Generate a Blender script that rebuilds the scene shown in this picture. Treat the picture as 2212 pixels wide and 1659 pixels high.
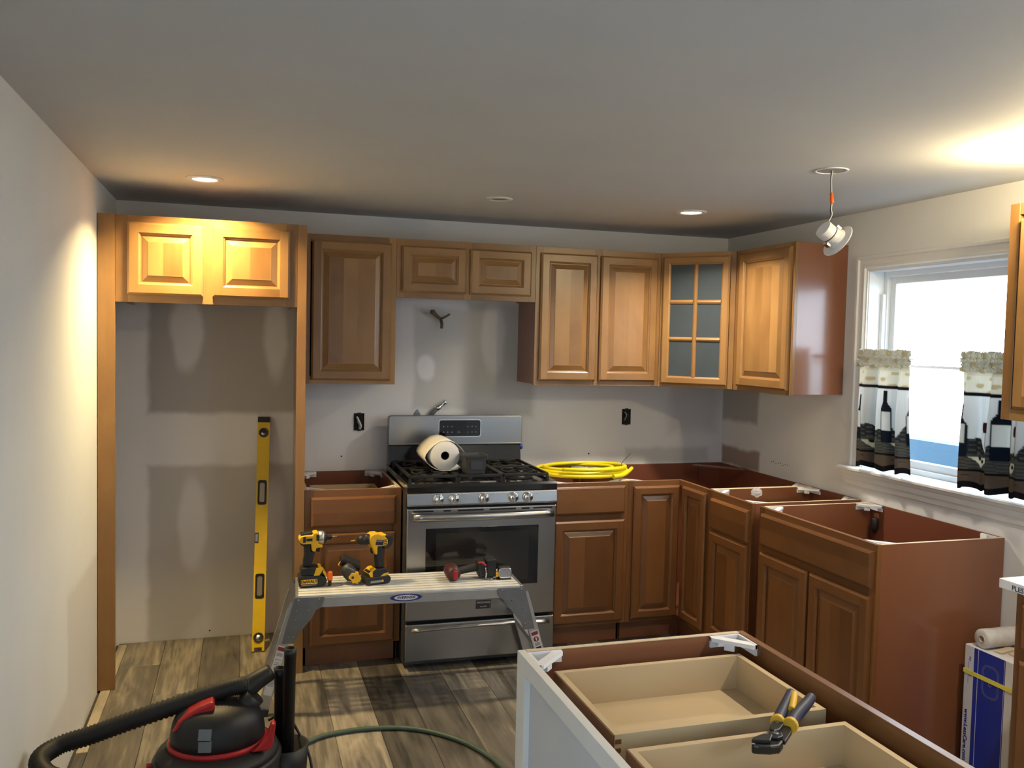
import bpy, bmesh, math, random
from mathutils import Vector, Matrix, Euler
random.seed(7)
D = bpy.data
for o in list(D.objects):
    D.objects.remove(o, do_unlink=True)
scene = bpy.context.scene
C = scene.collection
rad = math.radians

# ---------------------------------------------------------------- camera
cam_d = D.cameras.new('camera'); cam = D.objects.new('camera', cam_d); C.objects.link(cam)
cam_d.sensor_fit = 'HORIZONTAL'; cam_d.sensor_width = 36.0
cam_d.lens = 1880.3576 / 2212 * 36.0
cam_d.clip_start = 0.05; cam_d.clip_end = 200
Rv = Vector((0.95519399, -0.29514086, 0.02227806))
Uv = Vector((-0.00678527, 0.05341343, 0.99854943))
Fv = Vector((0.29590268, 0.95395958, -0.04901758))
mw = Matrix((Rv, Uv, -Fv)).transposed().to_4x4()
mw.translation = Vector((0.61202199, -4.82339449, 1.60747964))
cam.matrix_world = mw
scene.camera = cam

# ---------------------------------------------------------------- view, world, lights
vs = scene.view_settings
vs.view_transform = 'Standard'; vs.look = 'None'; vs.gamma = 1.0; vs.use_curve_mapping = False
vs.exposure = 0.08
world = D.worlds.new('overcast_sky'); scene.world = world; world.use_nodes = True
wn = world.node_tree.nodes
wn['Background'].inputs['Color'].default_value = (0.74, 0.87, 1.0, 1)
wn['Background'].inputs['Strength'].default_value = 10.0

def light(name, kind, loc, power, color, size=0.1, rot=(0, 0, 0), spread=180, sy=None):
    l = D.lights.new(name, kind); l.energy = power; l.color = color
    if kind == 'AREA':
        l.shape = 'DISK' if sy is None else 'RECTANGLE'
        l.size = size
        if sy: l.size_y = sy
        l.spread = rad(spread)
    else:
        l.shadow_soft_size = size
    o = D.objects.new(name, l); C.objects.link(o); o.location = loc; o.rotation_euler = rot
    return o
WARM = (1.0, 0.74, 0.34); WHITE = (1.0, 0.88, 0.72); YEL = (1.0, 0.80, 0.45)
H = 2.2743; XR = 3.496; YF = -7.6
light('downlight_lamp', 'AREA', (0.452, -0.827, H - 0.012), 23, WARM, 0.106, spread=132)
light('downlight_lamp', 'AREA', (2.755, -0.881, H - 0.012), 16, WHITE, 0.106, spread=132)
light('downlight_lamp', 'AREA', (2.55, -3.35, H - 0.012), 17, WHITE, 0.06, spread=150)
light('hanging_lamp', 'POINT', (3.09, -2.62, 2.15), 22, YEL, 0.035)
for loc, rot, sx, sy in (((3.66, -1.80, 1.52), (0, rad(90), 0), 0.95, 1.0), ((-0.13, -5.9, 1.1), (0, rad(-90), 0), 2.0, 1.7),
                         ((3.66, -5.1, 1.45), (0, rad(90), 0), 1.1, 1.4)):
    light('window_portal', 'AREA', loc, 1, (1, 1, 1), sx, rot, 180, sy).data.cycles.is_portal = True

# ---------------------------------------------------------------- materials
def nn(t, kind, **kw):
    n = t.nodes.new(kind)
    for k, v in kw.items():
        if k.startswith('i_'): n.inputs[k[2:].replace('_', ' ')].default_value = v
        else: setattr(n, k, v)
    return n
def mat(name, col, rough=0.5, metal=0.0, var=0.06, scale=20.0, bump=0.0, spec=0.5, coat=0.0, stretch=None, emit=None, alpha=None, trans=0.0):
    m = D.materials.new(name); m.use_nodes = True; t = m.node_tree; b = t.nodes['Principled BSDF']
    b.inputs['Roughness'].default_value = rough; b.inputs['Metallic'].default_value = metal
    b.inputs['Specular IOR Level'].default_value = spec; b.inputs['Coat Weight'].default_value = coat
    b.inputs['Transmission Weight'].default_value = trans
    co = nn(t, 'ShaderNodeTexCoord'); mp = nn(t, 'ShaderNodeMapping')
    if stretch: mp.inputs['Scale'].default_value = stretch
    t.links.new(co.outputs['Object'], mp.inputs['Vector'])
    nz = nn(t, 'ShaderNodeTexNoise', i_Scale=scale, i_Detail=3.0)
    t.links.new(mp.outputs[0], nz.inputs['Vector'])
    mx = nn(t, 'ShaderNodeMix', data_type='RGBA')
    mx.inputs['A'].default_value = tuple(max(0, c * (1 - var)) for c in col) + (1,)
    mx.inputs['B'].default_value = tuple(min(1, c * (1 + var)) for c in col) + (1,)
    t.links.new(nz.outputs['Fac'], mx.inputs['Factor']); t.links.new(mx.outputs['Result'], b.inputs['Base Color'])
    if bump:
        bp = nn(t, 'ShaderNodeBump', i_Strength=bump, i_Distance=0.002)
        t.links.new(nz.outputs['Fac'], bp.inputs['Height']); t.links.new(bp.outputs[0], b.inputs['Normal'])
    if emit:
        b.inputs['Emission Color'].default_value = tuple(emit[:3]) + (1,); b.inputs['Emission Strength'].default_value = emit[3]
    if alpha is not None: b.inputs['Alpha'].default_value = alpha
    return m

def wood(name, dark, light_, rough=0.34, coat=0.25, grain=1.35, tone=0.7):
    """uses the UV map (v runs along the grain) and the per-board 'tone' attribute"""
    m = D.materials.new(name); m.use_nodes = True; t = m.node_tree; b = t.nodes['Principled BSDF']
    b.inputs['Roughness'].default_value = rough; b.inputs['Coat Weight'].default_value = coat; b.inputs['Coat Roughness'].default_value = 0.22
    uv = nn(t, 'ShaderNodeUVMap', uv_map='UVMap')
    mp = nn(t, 'ShaderNodeMapping'); mp.inputs['Scale'].default_value = (26, 2.2, 1)
    n1 = nn(t, 'ShaderNodeTexNoise', i_Scale=1.0, i_Detail=4.0, i_Roughness=0.6)
    mp2 = nn(t, 'ShaderNodeMapping'); mp2.inputs['Scale'].default_value = (5, 3.2, 1)
    n2 = nn(t, 'ShaderNodeTexNoise', i_Scale=1.0, i_Detail=2.0, i_Distortion=0.8)
    t.links.new(uv.outputs[0], mp.inputs[0]); t.links.new(mp.outputs[0], n1.inputs['Vector'])
    t.links.new(uv.outputs[0], mp2.inputs[0]); t.links.new(mp2.outputs[0], n2.inputs['Vector'])
    at = nn(t, 'ShaderNodeAttribute', attribute_name='tone')
    a = nn(t, 'ShaderNodeMath', operation='MULTIPLY_ADD'); a.inputs[1].default_value = 0.35 * grain
    t.links.new(n1.outputs['Fac'], a.inputs[0]); 
    a2 = nn(t, 'ShaderNodeMath', operation='MULTIPLY'); a2.inputs[1].default_value = 0.55 * grain
    t.links.new(n2.outputs['Fac'], a2.inputs[0]); t.links.new(a2.outputs[0], a.inputs[2])
    a3 = nn(t, 'ShaderNodeMath', operation='MULTIPLY_ADD'); a3.inputs[1].default_value = tone
    t.links.new(at.outputs['Fac'], a3.inputs[0]); t.links.new(a.outputs[0], a3.inputs[2])
    a4 = nn(t, 'ShaderNodeMath', operation='SUBTRACT', use_clamp=True); a4.inputs[1].default_value = tone * 0.5 + 0.45 * grain - 0.5
    t.links.new(a3.outputs[0], a4.inputs[0])
    mx = nn(t, 'ShaderNodeMix', data_type='RGBA')
    mx.inputs['A'].default_value = dark + (1,); mx.inputs['B'].default_value = light_ + (1,)
    t.links.new(a4.outputs[0], mx.inputs['Factor']); t.links.new(mx.outputs['Result'], b.inputs['Base Color'])
    return m

M = {}
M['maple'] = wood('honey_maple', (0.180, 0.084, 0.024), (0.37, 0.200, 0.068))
M['maple_shaded'] = wood('honey_maple_shaded', (0.115, 0.044, 0.013), (0.215, 0.090, 0.028))  # same maple, darkened: low light on the base cabinets put into the colour
M['laminate'] = mat('stained_end_panel', (0.235, 0.088, 0.040), 0.28, var=0.05, scale=3, coat=0.6, stretch=(6, 6, 1))
M['laminate'].node_tree.nodes['Principled BSDF'].inputs['Coat Roughness'].default_value = 0.15
M['laminate_dark'] = mat('stained_cabinet_interior', (0.19, 0.060, 0.032), 0.4, var=0.05, scale=3)
M['raw'] = wood('raw_birch_ply', (0.45, 0.33, 0.18), (0.62, 0.48, 0.29), 0.55, 0.0, 0.8, 0.35)
M['edge'] = mat('raw_board_edge', (0.62, 0.50, 0.34), 0.7, var=0.15, scale=60)
M['pale'] = mat('pale_primer_panel', (0.68, 0.67, 0.63), 0.55, var=0.06, scale=8, bump=0.05)
M['pale_ply'] = mat('pale_plywood_panel', (0.53, 0.54, 0.55), 0.6, var=0.08, scale=5)
M['white_plastic'] = mat('white_plastic', (0.80, 0.80, 0.82), 0.35)
M['white_paint'] = mat('white_trim_paint', (0.80, 0.79, 0.76), 0.35, var=0.02)
M['vinyl'] = mat('white_vinyl', (0.82, 0.84, 0.85), 0.3, var=0.02)
M['steel'] = mat('brushed_steel', (0.38, 0.38, 0.38), 0.28, 1.0, 0.05, 6, 0.03, stretch=(1, 30, 90))
M['steel_side'] = mat('dark_range_side', (0.05, 0.05, 0.055), 0.45)
M['chrome'] = mat('chrome', (0.80, 0.82, 0.85), 0.12, 1.0, 0.02)
M['galv'] = mat('galvanised_plate', (0.25, 0.26, 0.28), 0.42, 0.9, 0.2, 25, 0.08)
M['alu'] = mat('worn_aluminium', (0.50, 0.50, 0.50), 0.40, 0.9, 0.12, 30, 0.05)
M['slat'] = mat('dusty_deck_aluminium', (0.56, 0.57, 0.57), 0.6, 0.15, 0.35, 14, 0.15)
M['enamel'] = mat('black_enamel', (0.008, 0.008, 0.009), 0.16, coat=0.5)
M['iron'] = mat('cast_iron', (0.008, 0.008, 0.008), 0.5, bump=0.2, scale=120)
M['glass_black'] = mat('black_oven_glass', (0.006, 0.006, 0.007), 0.06, coat=0.3)
M['glass_window'] = mat('oven_window_glass', (0.020, 0.018, 0.017), 0.07, coat=0.2)
M['black'] = mat('black_plastic', (0.010, 0.010, 0.011), 0.5)
M['rubber'] = mat('black_rubber', (0.012, 0.012, 0.013), 0.6, bump=0.1, scale=80)
M['grey_plastic'] = mat('grey_plastic', (0.036, 0.037, 0.040), 0.5)
M['yellow'] = mat('tool_yellow', (0.75, 0.42, 0.01), 0.42)
M['level_yellow'] = mat('level_yellow', (0.72, 0.50, 0.01), 0.40, var=0.12, scale=15, bump=0.03)
M['gas_yellow'] = mat('gas_tube_yellow', (0.85, 0.70, 0.01), 0.35)
M['orange'] = mat('orange_plastic', (0.85, 0.14, 0.01), 0.4)
M['red'] = mat('red_plastic', (0.42, 0.012, 0.015), 0.42)
M['dark_red'] = mat('worn_red_plastic', (0.055, 0.010, 0.010), 0.5, var=0.3, scale=40)
M['paper'] = mat('paper_towel', (0.80, 0.77, 0.72), 0.9, bump=0.25, scale=180)
M['card_tube'] = mat('cardboard_tube', (0.03, 0.025, 0.02), 0.9)
M['hose_green'] = mat('green_hose', (0.05, 0.085, 0.06), 0.5)
M['wire_white'] = mat('white_wire', (0.6, 0.6, 0.6), 0.5)
M['wire_dark'] = mat('dark_wire', (0.02, 0.02, 0.02), 0.5)
M['brass'] = mat('old_cable_sheath', (0.13, 0.10, 0.06), 0.55, var=0.3, scale=90)
M['box_blue'] = mat('box_blue', (0.012, 0.03, 0.30), 0.5)
M['box_white'] = mat('box_white', (0.62, 0.62, 0.64), 0.55)
M['strap'] = mat('yellow_strap', (0.75, 0.66, 0.10), 0.45)
M['marble'] = mat('white_marble', (0.70, 0.70, 0.70), 0.15, var=0.12, scale=6)
M['ink'] = mat('ink_dark', (0.01, 0.012, 0.03), 0.6)
M['ink_blue'] = mat('ink_blue', (0.012, 0.02, 0.22), 0.5)
M['ink_white'] = mat('print_white', (0.65, 0.65, 0.67), 0.5)
M['ink_red'] = mat('print_red', (0.20, 0.02, 0.03), 0.5)
M['ink_grey'] = mat('print_grey', (0.25, 0.25, 0.26), 0.6)
M['sticker'] = mat('white_sticker', (0.55, 0.55, 0.54), 0.45)
M['vac_label'] = mat('grey_label', (0.16, 0.18, 0.20), 0.5)
M['bolt'] = mat('steel_bolt', (0.22, 0.22, 0.23), 0.4, 1.0)
M['blue_plastic'] = mat('blue_plastic', (0.01, 0.04, 0.30), 0.4)
M['snip_blue'] = mat('snip_grip_blue', (0.012, 0.015, 0.04), 0.5)
M['snip_metal'] = mat('snip_metal', (0.03, 0.03, 0.03), 0.38, 0.6)
M['snip_yellow'] = mat('snip_grip_yellow', (0.62, 0.36, 0.02), 0.5)
M['bit_gold'] = mat('titanium_bit', (0.65, 0.45, 0.15), 0.3, 1.0)
M['frost'] = mat('film_covered_glass', (0.050, 0.064, 0.072), 0.35, var=0.15, scale=9)
M['lens'] = mat('lit_diffuser', (0.9, 0.9, 0.9), 0.5, emit=(1.0, 0.93, 0.80, 14))
M['lens_off'] = mat('unlit_diffuser', (0.75, 0.75, 0.75), 0.4)
M['can'] = mat('can_inside', (0.30, 0.32, 0.33), 0.5)
M['clear'] = mat('crumpled_film', (0.85, 0.85, 0.85), 0.15, alpha=0.35)
M['wrapfilm'] = mat('plastic_wrap', (0.62, 0.60, 0.57), 0.22, var=0.3, scale=25, bump=0.6)
M['gap'] = mat('dark_gap', (0.01, 0.009, 0.008), 0.9)
M['outside'] = mat('blue_glare_wall', (0.008, 0.05, 0.09), 0.6)  # blue glare at the foot of the window, as colour of an added wall
M['ground'] = mat('pale_ground', (0.5, 0.5, 0.5), 0.9)
M['subfloor'] = mat('subfloor', (0.05, 0.045, 0.04), 0.9)

def glass_mat():
    m = D.materials.new('window_glass'); m.use_nodes = True; t = m.node_tree
    for n in list(t.nodes): t.nodes.remove(n)
    out = nn(t, 'ShaderNodeOutputMaterial'); tr = nn(t, 'ShaderNodeBsdfTransparent'); gl = nn(t, 'ShaderNodeBsdfGlossy', i_Roughness=0.02)
    tr.inputs[0].default_value = (0.95, 0.97, 0.98, 1)
    lw = nn(t, 'ShaderNodeLayerWeight', i_Blend=0.5); pw = nn(t, 'ShaderNodeMath', operation='POWER'); pw.inputs[1].default_value = 5.0
    fr = nn(t, 'ShaderNodeMath', operation='MULTIPLY_ADD'); fr.inputs[1].default_value = 0.6; fr.inputs[2].default_value = 0.03
    t.links.new(lw.outputs['Facing'], pw.inputs[0]); t.links.new(pw.outputs[0], fr.inputs[0]); mx = nn(t, 'ShaderNodeMixShader')
    t.links.new(fr.outputs[0], mx.inputs[0]); t.links.new(tr.outputs[0], mx.inputs[1]); t.links.new(gl.outputs[0], mx.inputs[2])
    t.links.new(mx.outputs[0], out.inputs[0]); return m
M['glass'] = glass_mat()

def drywall(name, base, axis, patches, rough=0.75):
    """painted / taped drywall: patches = (kind, centre u, centre z, half u, half z, softness, colour)"""
    m = D.materials.new(name); m.use_nodes = True; t = m.node_tree; b = t.nodes['Principled BSDF']
    b.inputs['Roughness'].default_value = rough; b.inputs['Specular IOR Level'].default_value = 0.25
    co = nn(t, 'ShaderNodeTexCoord')
    wz = nn(t, 'ShaderNodeTexNoise', i_Scale=6.0, i_Detail=3.0)
    t.links.new(co.outputs['Object'], wz.inputs['Vector'])
    ctr = nn(t, 'ShaderNodeVectorMath', operation='SUBTRACT'); ctr.inputs[1].default_value = (0.5, 0.5, 0.5)
    t.links.new(wz.outputs['Color'], ctr.inputs[0])
    sc = nn(t, 'ShaderNodeVectorMath', operation='SCALE'); sc.inputs['Scale'].default_value = 0.05
    t.links.new(ctr.outputs[0], sc.inputs[0])
    ad = nn(t, 'ShaderNodeVectorMath', operation='ADD'); t.links.new(co.outputs['Object'], ad.inputs[0]); t.links.new(sc.outputs[0], ad.inputs[1])
    sp = nn(t, 'ShaderNodeSeparateXYZ'); t.links.new(ad.outputs[0], sp.inputs[0])
    U = sp.outputs['X' if axis == 'x' else 'Y']; Z = sp.outputs['Z']
    n2 = nn(t, 'ShaderNodeTexNoise', i_Scale=2.5, i_Detail=3.0); t.links.new(co.outputs['Object'], n2.inputs['Vector'])
    mx = nn(t, 'ShaderNodeMix', data_type='RGBA')
    mx.inputs['A'].default_value = tuple(c * 0.95 for c in base) + (1,); mx.inputs['B'].default_value = tuple(c * 1.05 for c in base) + (1,)
    t.links.new(n2.outputs['Fac'], mx.inputs['Factor']); cur = mx.outputs['Result']
    def mth(op, a, bb):
        n = nn(t, 'ShaderNodeMath', operation=op)
        for i, v in enumerate((a, bb)):
            if isinstance(v, (int, float)): n.inputs[i].default_value = v
            else: t.links.new(v, n.inputs[i])
        return n.outputs[0]
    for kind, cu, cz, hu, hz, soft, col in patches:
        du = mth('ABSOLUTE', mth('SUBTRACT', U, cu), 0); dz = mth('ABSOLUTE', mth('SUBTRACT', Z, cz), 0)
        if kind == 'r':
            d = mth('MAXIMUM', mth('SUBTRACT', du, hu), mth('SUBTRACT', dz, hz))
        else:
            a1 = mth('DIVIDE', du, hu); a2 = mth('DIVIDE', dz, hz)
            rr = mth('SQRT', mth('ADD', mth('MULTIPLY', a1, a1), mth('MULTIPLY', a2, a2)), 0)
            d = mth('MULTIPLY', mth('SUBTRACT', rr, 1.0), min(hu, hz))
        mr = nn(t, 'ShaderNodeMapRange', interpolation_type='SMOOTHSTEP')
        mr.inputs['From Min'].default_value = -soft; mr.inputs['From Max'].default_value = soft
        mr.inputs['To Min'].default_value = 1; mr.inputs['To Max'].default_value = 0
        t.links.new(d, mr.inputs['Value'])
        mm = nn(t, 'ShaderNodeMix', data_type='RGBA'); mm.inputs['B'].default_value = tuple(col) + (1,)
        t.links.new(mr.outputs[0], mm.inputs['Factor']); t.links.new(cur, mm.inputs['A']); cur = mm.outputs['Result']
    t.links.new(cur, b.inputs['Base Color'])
    fn = nn(t, 'ShaderNodeTexNoise', i_Scale=260.0); t.links.new(co.outputs['Object'], fn.inputs['Vector'])
    bp = nn(t, 'ShaderNodeBump', i_Strength=0.06, i_Distance=0.001); t.links.new(fn.outputs['Fac'], bp.inputs['Height']); t.links.new(bp.outputs[0], b.inputs['Normal'])
    return m
BASEW = (0.76, 0.75, 0.745); GREY = (0.44, 0.42, 0.40); MUD = (0.68, 0.665, 0.66); GREYL = (0.58, 0.575, 0.56)
M['wall_back'] = drywall('taped_shaded_drywall_back', BASEW, 'x', [
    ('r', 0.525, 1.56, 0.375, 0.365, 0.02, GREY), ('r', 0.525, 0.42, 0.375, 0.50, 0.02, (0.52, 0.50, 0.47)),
    ('e', 0.335, 1.62, 0.082, 0.20, 0.02, MUD), ('e', 0.78, 1.60, 0.058, 0.21, 0.02, MUD),
    ('e', 0.365, 0.61, 0.072, 0.235, 0.02, MUD), ('e', 0.78, 0.63, 0.055, 0.20, 0.02, MUD),
    ('r', 1.84, 1.50, 0.31, 0.285, 0.02, GREYL), ('r', 2.04, 1.50, 0.20, 0.33, 0.03, (0.54, 0.53, 0.51)),  # darker right-hand rectangle: wall cabinet's cast shadow painted into the drywall colour
    ('e', 1.598, 1.45, 0.055, 0.075, 0.015, (0.80, 0.80, 0.80)), ('e', 1.99, 1.62, 0.07, 0.21, 0.02, MUD),
    ('r', 3.12, 0.93, 0.28, 0.045, 0.02, GREYL), ('r', 3.30, 1.25, 0.17, 0.18, 0.05, (0.62, 0.60, 0.59))])
M['wall_right'] = drywall('taped_drywall_right', (0.77, 0.76, 0.73), 'y', [
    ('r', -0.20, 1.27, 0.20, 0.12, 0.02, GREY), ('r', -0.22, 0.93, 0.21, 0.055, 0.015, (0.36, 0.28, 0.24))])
M['wall_left'] = drywall('painted_drywall_left', (0.75, 0.775, 0.78), 'y', [
    ('r', -0.95, 0.2, 0.36, 0.42, 0.03, (0.66, 0.655, 0.63)), ('r', -2.8, 0.1, 1.5, 0.16, 0.03, (0.67, 0.665, 0.64))])
M['wall_front'] = drywall('painted_drywall_front', (0.76, 0.75, 0.74), 'x', [])
M['ceiling'] = drywall('ceiling_paint', (0.575, 0.595, 0.62), 'x', [])

def plank_mat():
    m = D.materials.new('vinyl_plank'); m.use_nodes = True; t = m.node_tree; b = t.nodes['Principled BSDF']
    b.inputs['Roughness'].default_value = 0.42
    co = nn(t, 'ShaderNodeTexCoord'); oi = nn(t, 'ShaderNodeObjectInfo')
    off = nn(t, 'ShaderNodeVectorMath', operation='SCALE'); off.inputs['Scale'].default_value = 37.0
    cb = nn(t, 'ShaderNodeCombineXYZ'); 
    for k in 'XYZ': t.links.new(oi.outputs['Random'], cb.inputs[k])
    t.links.new(cb.outputs[0], off.inputs[0])
    ad = nn(t, 'ShaderNodeVectorMath', operation='ADD'); t.links.new(co.outputs['Object'], ad.inputs[0]); t.links.new(off.outputs[0], ad.inputs[1])
    def ns(scale, det, dist=0.0):
        mp = nn(t, 'ShaderNodeMapping'); mp.inputs['Scale'].default_value = scale; t.links.new(ad.outputs[0], mp.inputs[0])
        n = nn(t, 'ShaderNodeTexNoise', i_Scale=1.0, i_Detail=det, i_Distortion=dist); t.links.new(mp.outputs[0], n.inputs['Vector']); return n
    g1 = ns((70, 5, 1), 4.0, 0.5); g2 = ns((14, 2.2, 1), 3.0, 1.2); g3 = ns((5, 3.5, 1), 2.0)
    sepc = nn(t, 'ShaderNodeSeparateColor'); t.links.new(oi.outputs['Color'], sepc.inputs[0])
    cr = nn(t, 'ShaderNodeValToRGB'); e = cr.color_ramp.elements
    e[0].position = 0.0; e[0].color = (0.040, 0.036, 0.031, 1); e[1].position = 1.0; e[1].color = (0.40, 0.345, 0.26, 1)
    k = e.new(0.5); k.color = (0.135, 0.119, 0.094, 1)
    s = nn(t, 'ShaderNodeMath', operation='MULTIPLY_ADD'); s.inputs[1].default_value = 0.62; t.links.new(g1.outputs['Fac'], s.inputs[0]); t.links.new(sepc.outputs[0], s.inputs[2])
    s2 = nn(t, 'ShaderNodeMath', operation='MULTIPLY_ADD'); s2.inputs[1].default_value = 0.90; t.links.new(g2.outputs['Fac'], s2.inputs[0]); t.links.new(s.outputs[0], s2.inputs[2])
    s3 = nn(t, 'ShaderNodeMath', operation='MULTIPLY_ADD'); s3.inputs[1].default_value = 0.35; t.links.new(g3.outputs['Fac'], s3.inputs[0]); t.links.new(s2.outputs[0], s3.inputs[2])
    s4 = nn(t, 'ShaderNodeMath', operation='SUBTRACT', use_clamp=True); s4.inputs[1].default_value = 0.92; t.links.new(s3.outputs[0], s4.inputs[0])
    t.links.new(s4.outputs[0], cr.inputs[0]); t.links.new(cr.outputs[0], b.inputs['Base Color'])
    bp = nn(t, 'ShaderNodeBump', i_Strength=0.08, i_Distance=0.001); t.links.new(g1.outputs['Fac'], bp.inputs['Height']); t.links.new(bp.outputs[0], b.inputs['Normal'])
    return m
M['plank'] = plank_mat()

# ---------------------------------------------------------------- mesh builder
class MB:
    def __init__(s): s.v = []; s.f = []; s.uv = []; s.tn = []; s.sm = []
    def face(s, pts, uv=None, tone=0.5, smooth=False):
        i = len(s.v); s.v += [tuple(p) for p in pts]; s.f.append(tuple(range(i, i + len(pts))))
        s.uv.append(uv or [(0, 0)] * len(pts)); s.tn.append(tone); s.sm.append(smooth)
    def grid(s, rows, closed=False, caps=False, tone=0.5, smooth=True, flip=False):
        """rows: list of equal-length point lists, joined with shared vertices"""
        b0 = len(s.v); n = len(rows[0])
        for r in rows: s.v += [tuple(p) for p in r]
        for i in range(len(rows) - 1):
            for j in range(n if closed else n - 1):
                k = (j + 1) % n
                q = (b0 + i * n + j, b0 + i * n + k, b0 + (i + 1) * n + k, b0 + (i + 1) * n + j)
                s.f.append(q[::-1] if flip else q); s.uv.append([(j, i), (j + 1, i), (j + 1, i + 1), (j, i + 1)]); s.tn.append(tone); s.sm.append(smooth)
        if caps:
            for i, rev in ((0, True), (len(rows) - 1, False)):
                q = tuple(b0 + i * n + j for j in range(n))
                if rev != flip: q = q[::-1]
                s.f.append(q); s.uv.append([(0, 0)] * n); s.tn.append(tone); s.sm.append(False)
    def box(s, x0, y0, z0, x1, y1, z1, grain='z', tone=None, mtx=None):
        if tone is None: tone = random.random()
        ou, ov = random.uniform(0, 50), random.uniform(0, 50)
        x0, x1 = sorted((x0, x1)); y0, y1 = sorted((y0, y1)); z0, z1 = sorted((z0, z1))
        P = [Vector(p) for p in ((x0, y0, z0), (x1, y0, z0), (x1, y1, z0), (x0, y1, z0), (x0, y0, z1), (x1, y0, z1), (x1, y1, z1), (x0, y1, z1))]
        g = 'xyz'.index(grain)
        b0 = len(s.v); s.v += [tuple((mtx @ p) if mtx else p) for p in P]
        for q, n in (((0, 3, 2, 1), 2), ((4, 5, 6, 7), 2), ((0, 1, 5, 4), 1), ((2, 3, 7, 6), 1), ((0, 4, 7, 3), 0), ((1, 2, 6, 5), 0)):
            gv = g if g != n else (2 if n != 2 else 1)
            gu = [k for k in (0, 1, 2) if k != n and k != gv][0]
            s.f.append(tuple(b0 + k for k in q)); s.uv.append([(P[k][gu] + ou, P[k][gv] + ov) for k in q]); s.tn.append(tone); s.sm.append(False)
        return s
    def prism(s, pts, a0, a1, axis='y', tone=0.5, mtx=None, smooth=False):
        """closed 2-D outline extruded along an axis; outline in the other two axes (x,z) / (x,y) / (y,z)"""
        def P(p, a):
            v = {'y': (p[0], a, p[1]), 'z': (p[0], p[1], a), 'x': (a, p[0], p[1])}[axis]
            return (mtx @ Vector(v)) if mtx else Vector(v)
        n = len(pts); area = sum(pts[i][0] * pts[(i + 1) % n][1] - pts[(i + 1) % n][0] * pts[i][1] for i in range(n))
        if area < 0: pts = pts[::-1]
        A = [P(p, a0) for p in pts]; B = [P(p, a1) for p in pts]
        b0 = len(s.v); s.v += [tuple(p) for p in A + B]
        fl = (a1 > a0) == (axis != 'y')
        fs = [tuple(range(n - 1, -1, -1)), tuple(range(n, 2 * n))]
        for i in range(n):
            j = (i + 1) % n; fs.append((i, j, n + j, n + i))
        for k, q in enumerate(fs):
            q = q if fl else q[::-1]
            s.f.append(tuple(b0 + i for i in q)); s.uv.append([(pts[i % n][0], pts[i % n][1]) for i in q]); s.tn.append(tone); s.sm.append(smooth and k > 1)
        return s
    def lathe(s, prof, seg=24, mtx=None, tone=0.5, smooth=True, closed=False):
        """prof: (radius, height) along local z"""
        rows = []
        for r, h in prof:
            row = []
            for k in range(seg):
                a = 2 * math.pi * k / seg; p = Vector((r * math.cos(a), r * math.sin(a), h))
                row.append((mtx @ p) if mtx else p)
            rows.append(row)
        if closed: rows.append(rows[0])
        s.grid(rows, closed=True, caps=not closed, smooth=smooth, tone=tone); return s
    def tube(s, pts, r, seg=10, n=0, rfun=None, caps=True):
        pts = [Vector(p) for p in pts]
        if n:
            Q = [2 * pts[0] - pts[1]] + pts + [2 * pts[-1] - pts[-2]]; out = []
            for i in range(1, len(Q) - 2):
                for k in range(n):
                    t = k / n; p0, p1, p2, p3 = Q[i - 1:i + 3]
                    out.append(0.5 * ((2 * p1) + (p2 - p0) * t + (2 * p0 - 5 * p1 + 4 * p2 - p3) * t * t + (3 * p1 - p0 - 3 * p2 + p3) * t ** 3))
            out.append(pts[-1]); pts = out
        rows = []; up = None
        for i, p in enumerate(pts):
            d = (pts[min(i + 1, len(pts) - 1)] - pts[max(i - 1, 0)]).normalized()
            if up is None:
                up = Vector((0, 0, 1)) if abs(d.z) < 0.9 else Vector((1, 0, 0))
            x = up.cross(d).normalized(); y = d.cross(x).normalized(); up = y
            rr = rfun(i, len(pts)) if rfun else r
            rows.append([p + (x * math.cos(2 * math.pi * k / seg) + y * math.sin(2 * math.pi * k / seg)) * rr for k in range(seg)])
        s.grid(rows, closed=True, caps=caps); return s
    def build(s, name, material, parent=None, loc=None, rot=None, bevel=0, smooth=None, bseg=2, solid=0):
        me = D.meshes.new(name); me.from_pydata(s.v, [], s.f); me.validate(clean_customdata=False)
        if len(me.polygons) == len(s.f):
            flat = []; tn = []
            for u, t_ in zip(s.uv, s.tn):
                for q in u: flat += [q[0], q[1]]; tn.append(t_)
            me.uv_layers.new(name='UVMap').data.foreach_set('uv', flat)
            me.attributes.new('tone', 'FLOAT', 'CORNER').data.foreach_set('value', tn)
            me.polygons.foreach_set('use_smooth', [bool(x) if smooth is None else smooth for x in s.sm])
        me.materials.append(M[material] if isinstance(material, str) else material)
        o = D.objects.new(name, me); C.objects.link(o)
        if parent: o.parent = parent
        if loc: o.location = loc
        if rot: o.rotation_euler = rot
        if solid:
            md = o.modifiers.new('solid', 'SOLIDIFY'); md.thickness = solid; md.offset = 0
        if bevel:
            md = o.modifiers.new('bevel', 'BEVEL'); md.width = bevel; md.segments = bseg; md.limit_method = 'ANGLE'; md.angle_limit = rad(40)
        return o

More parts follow.
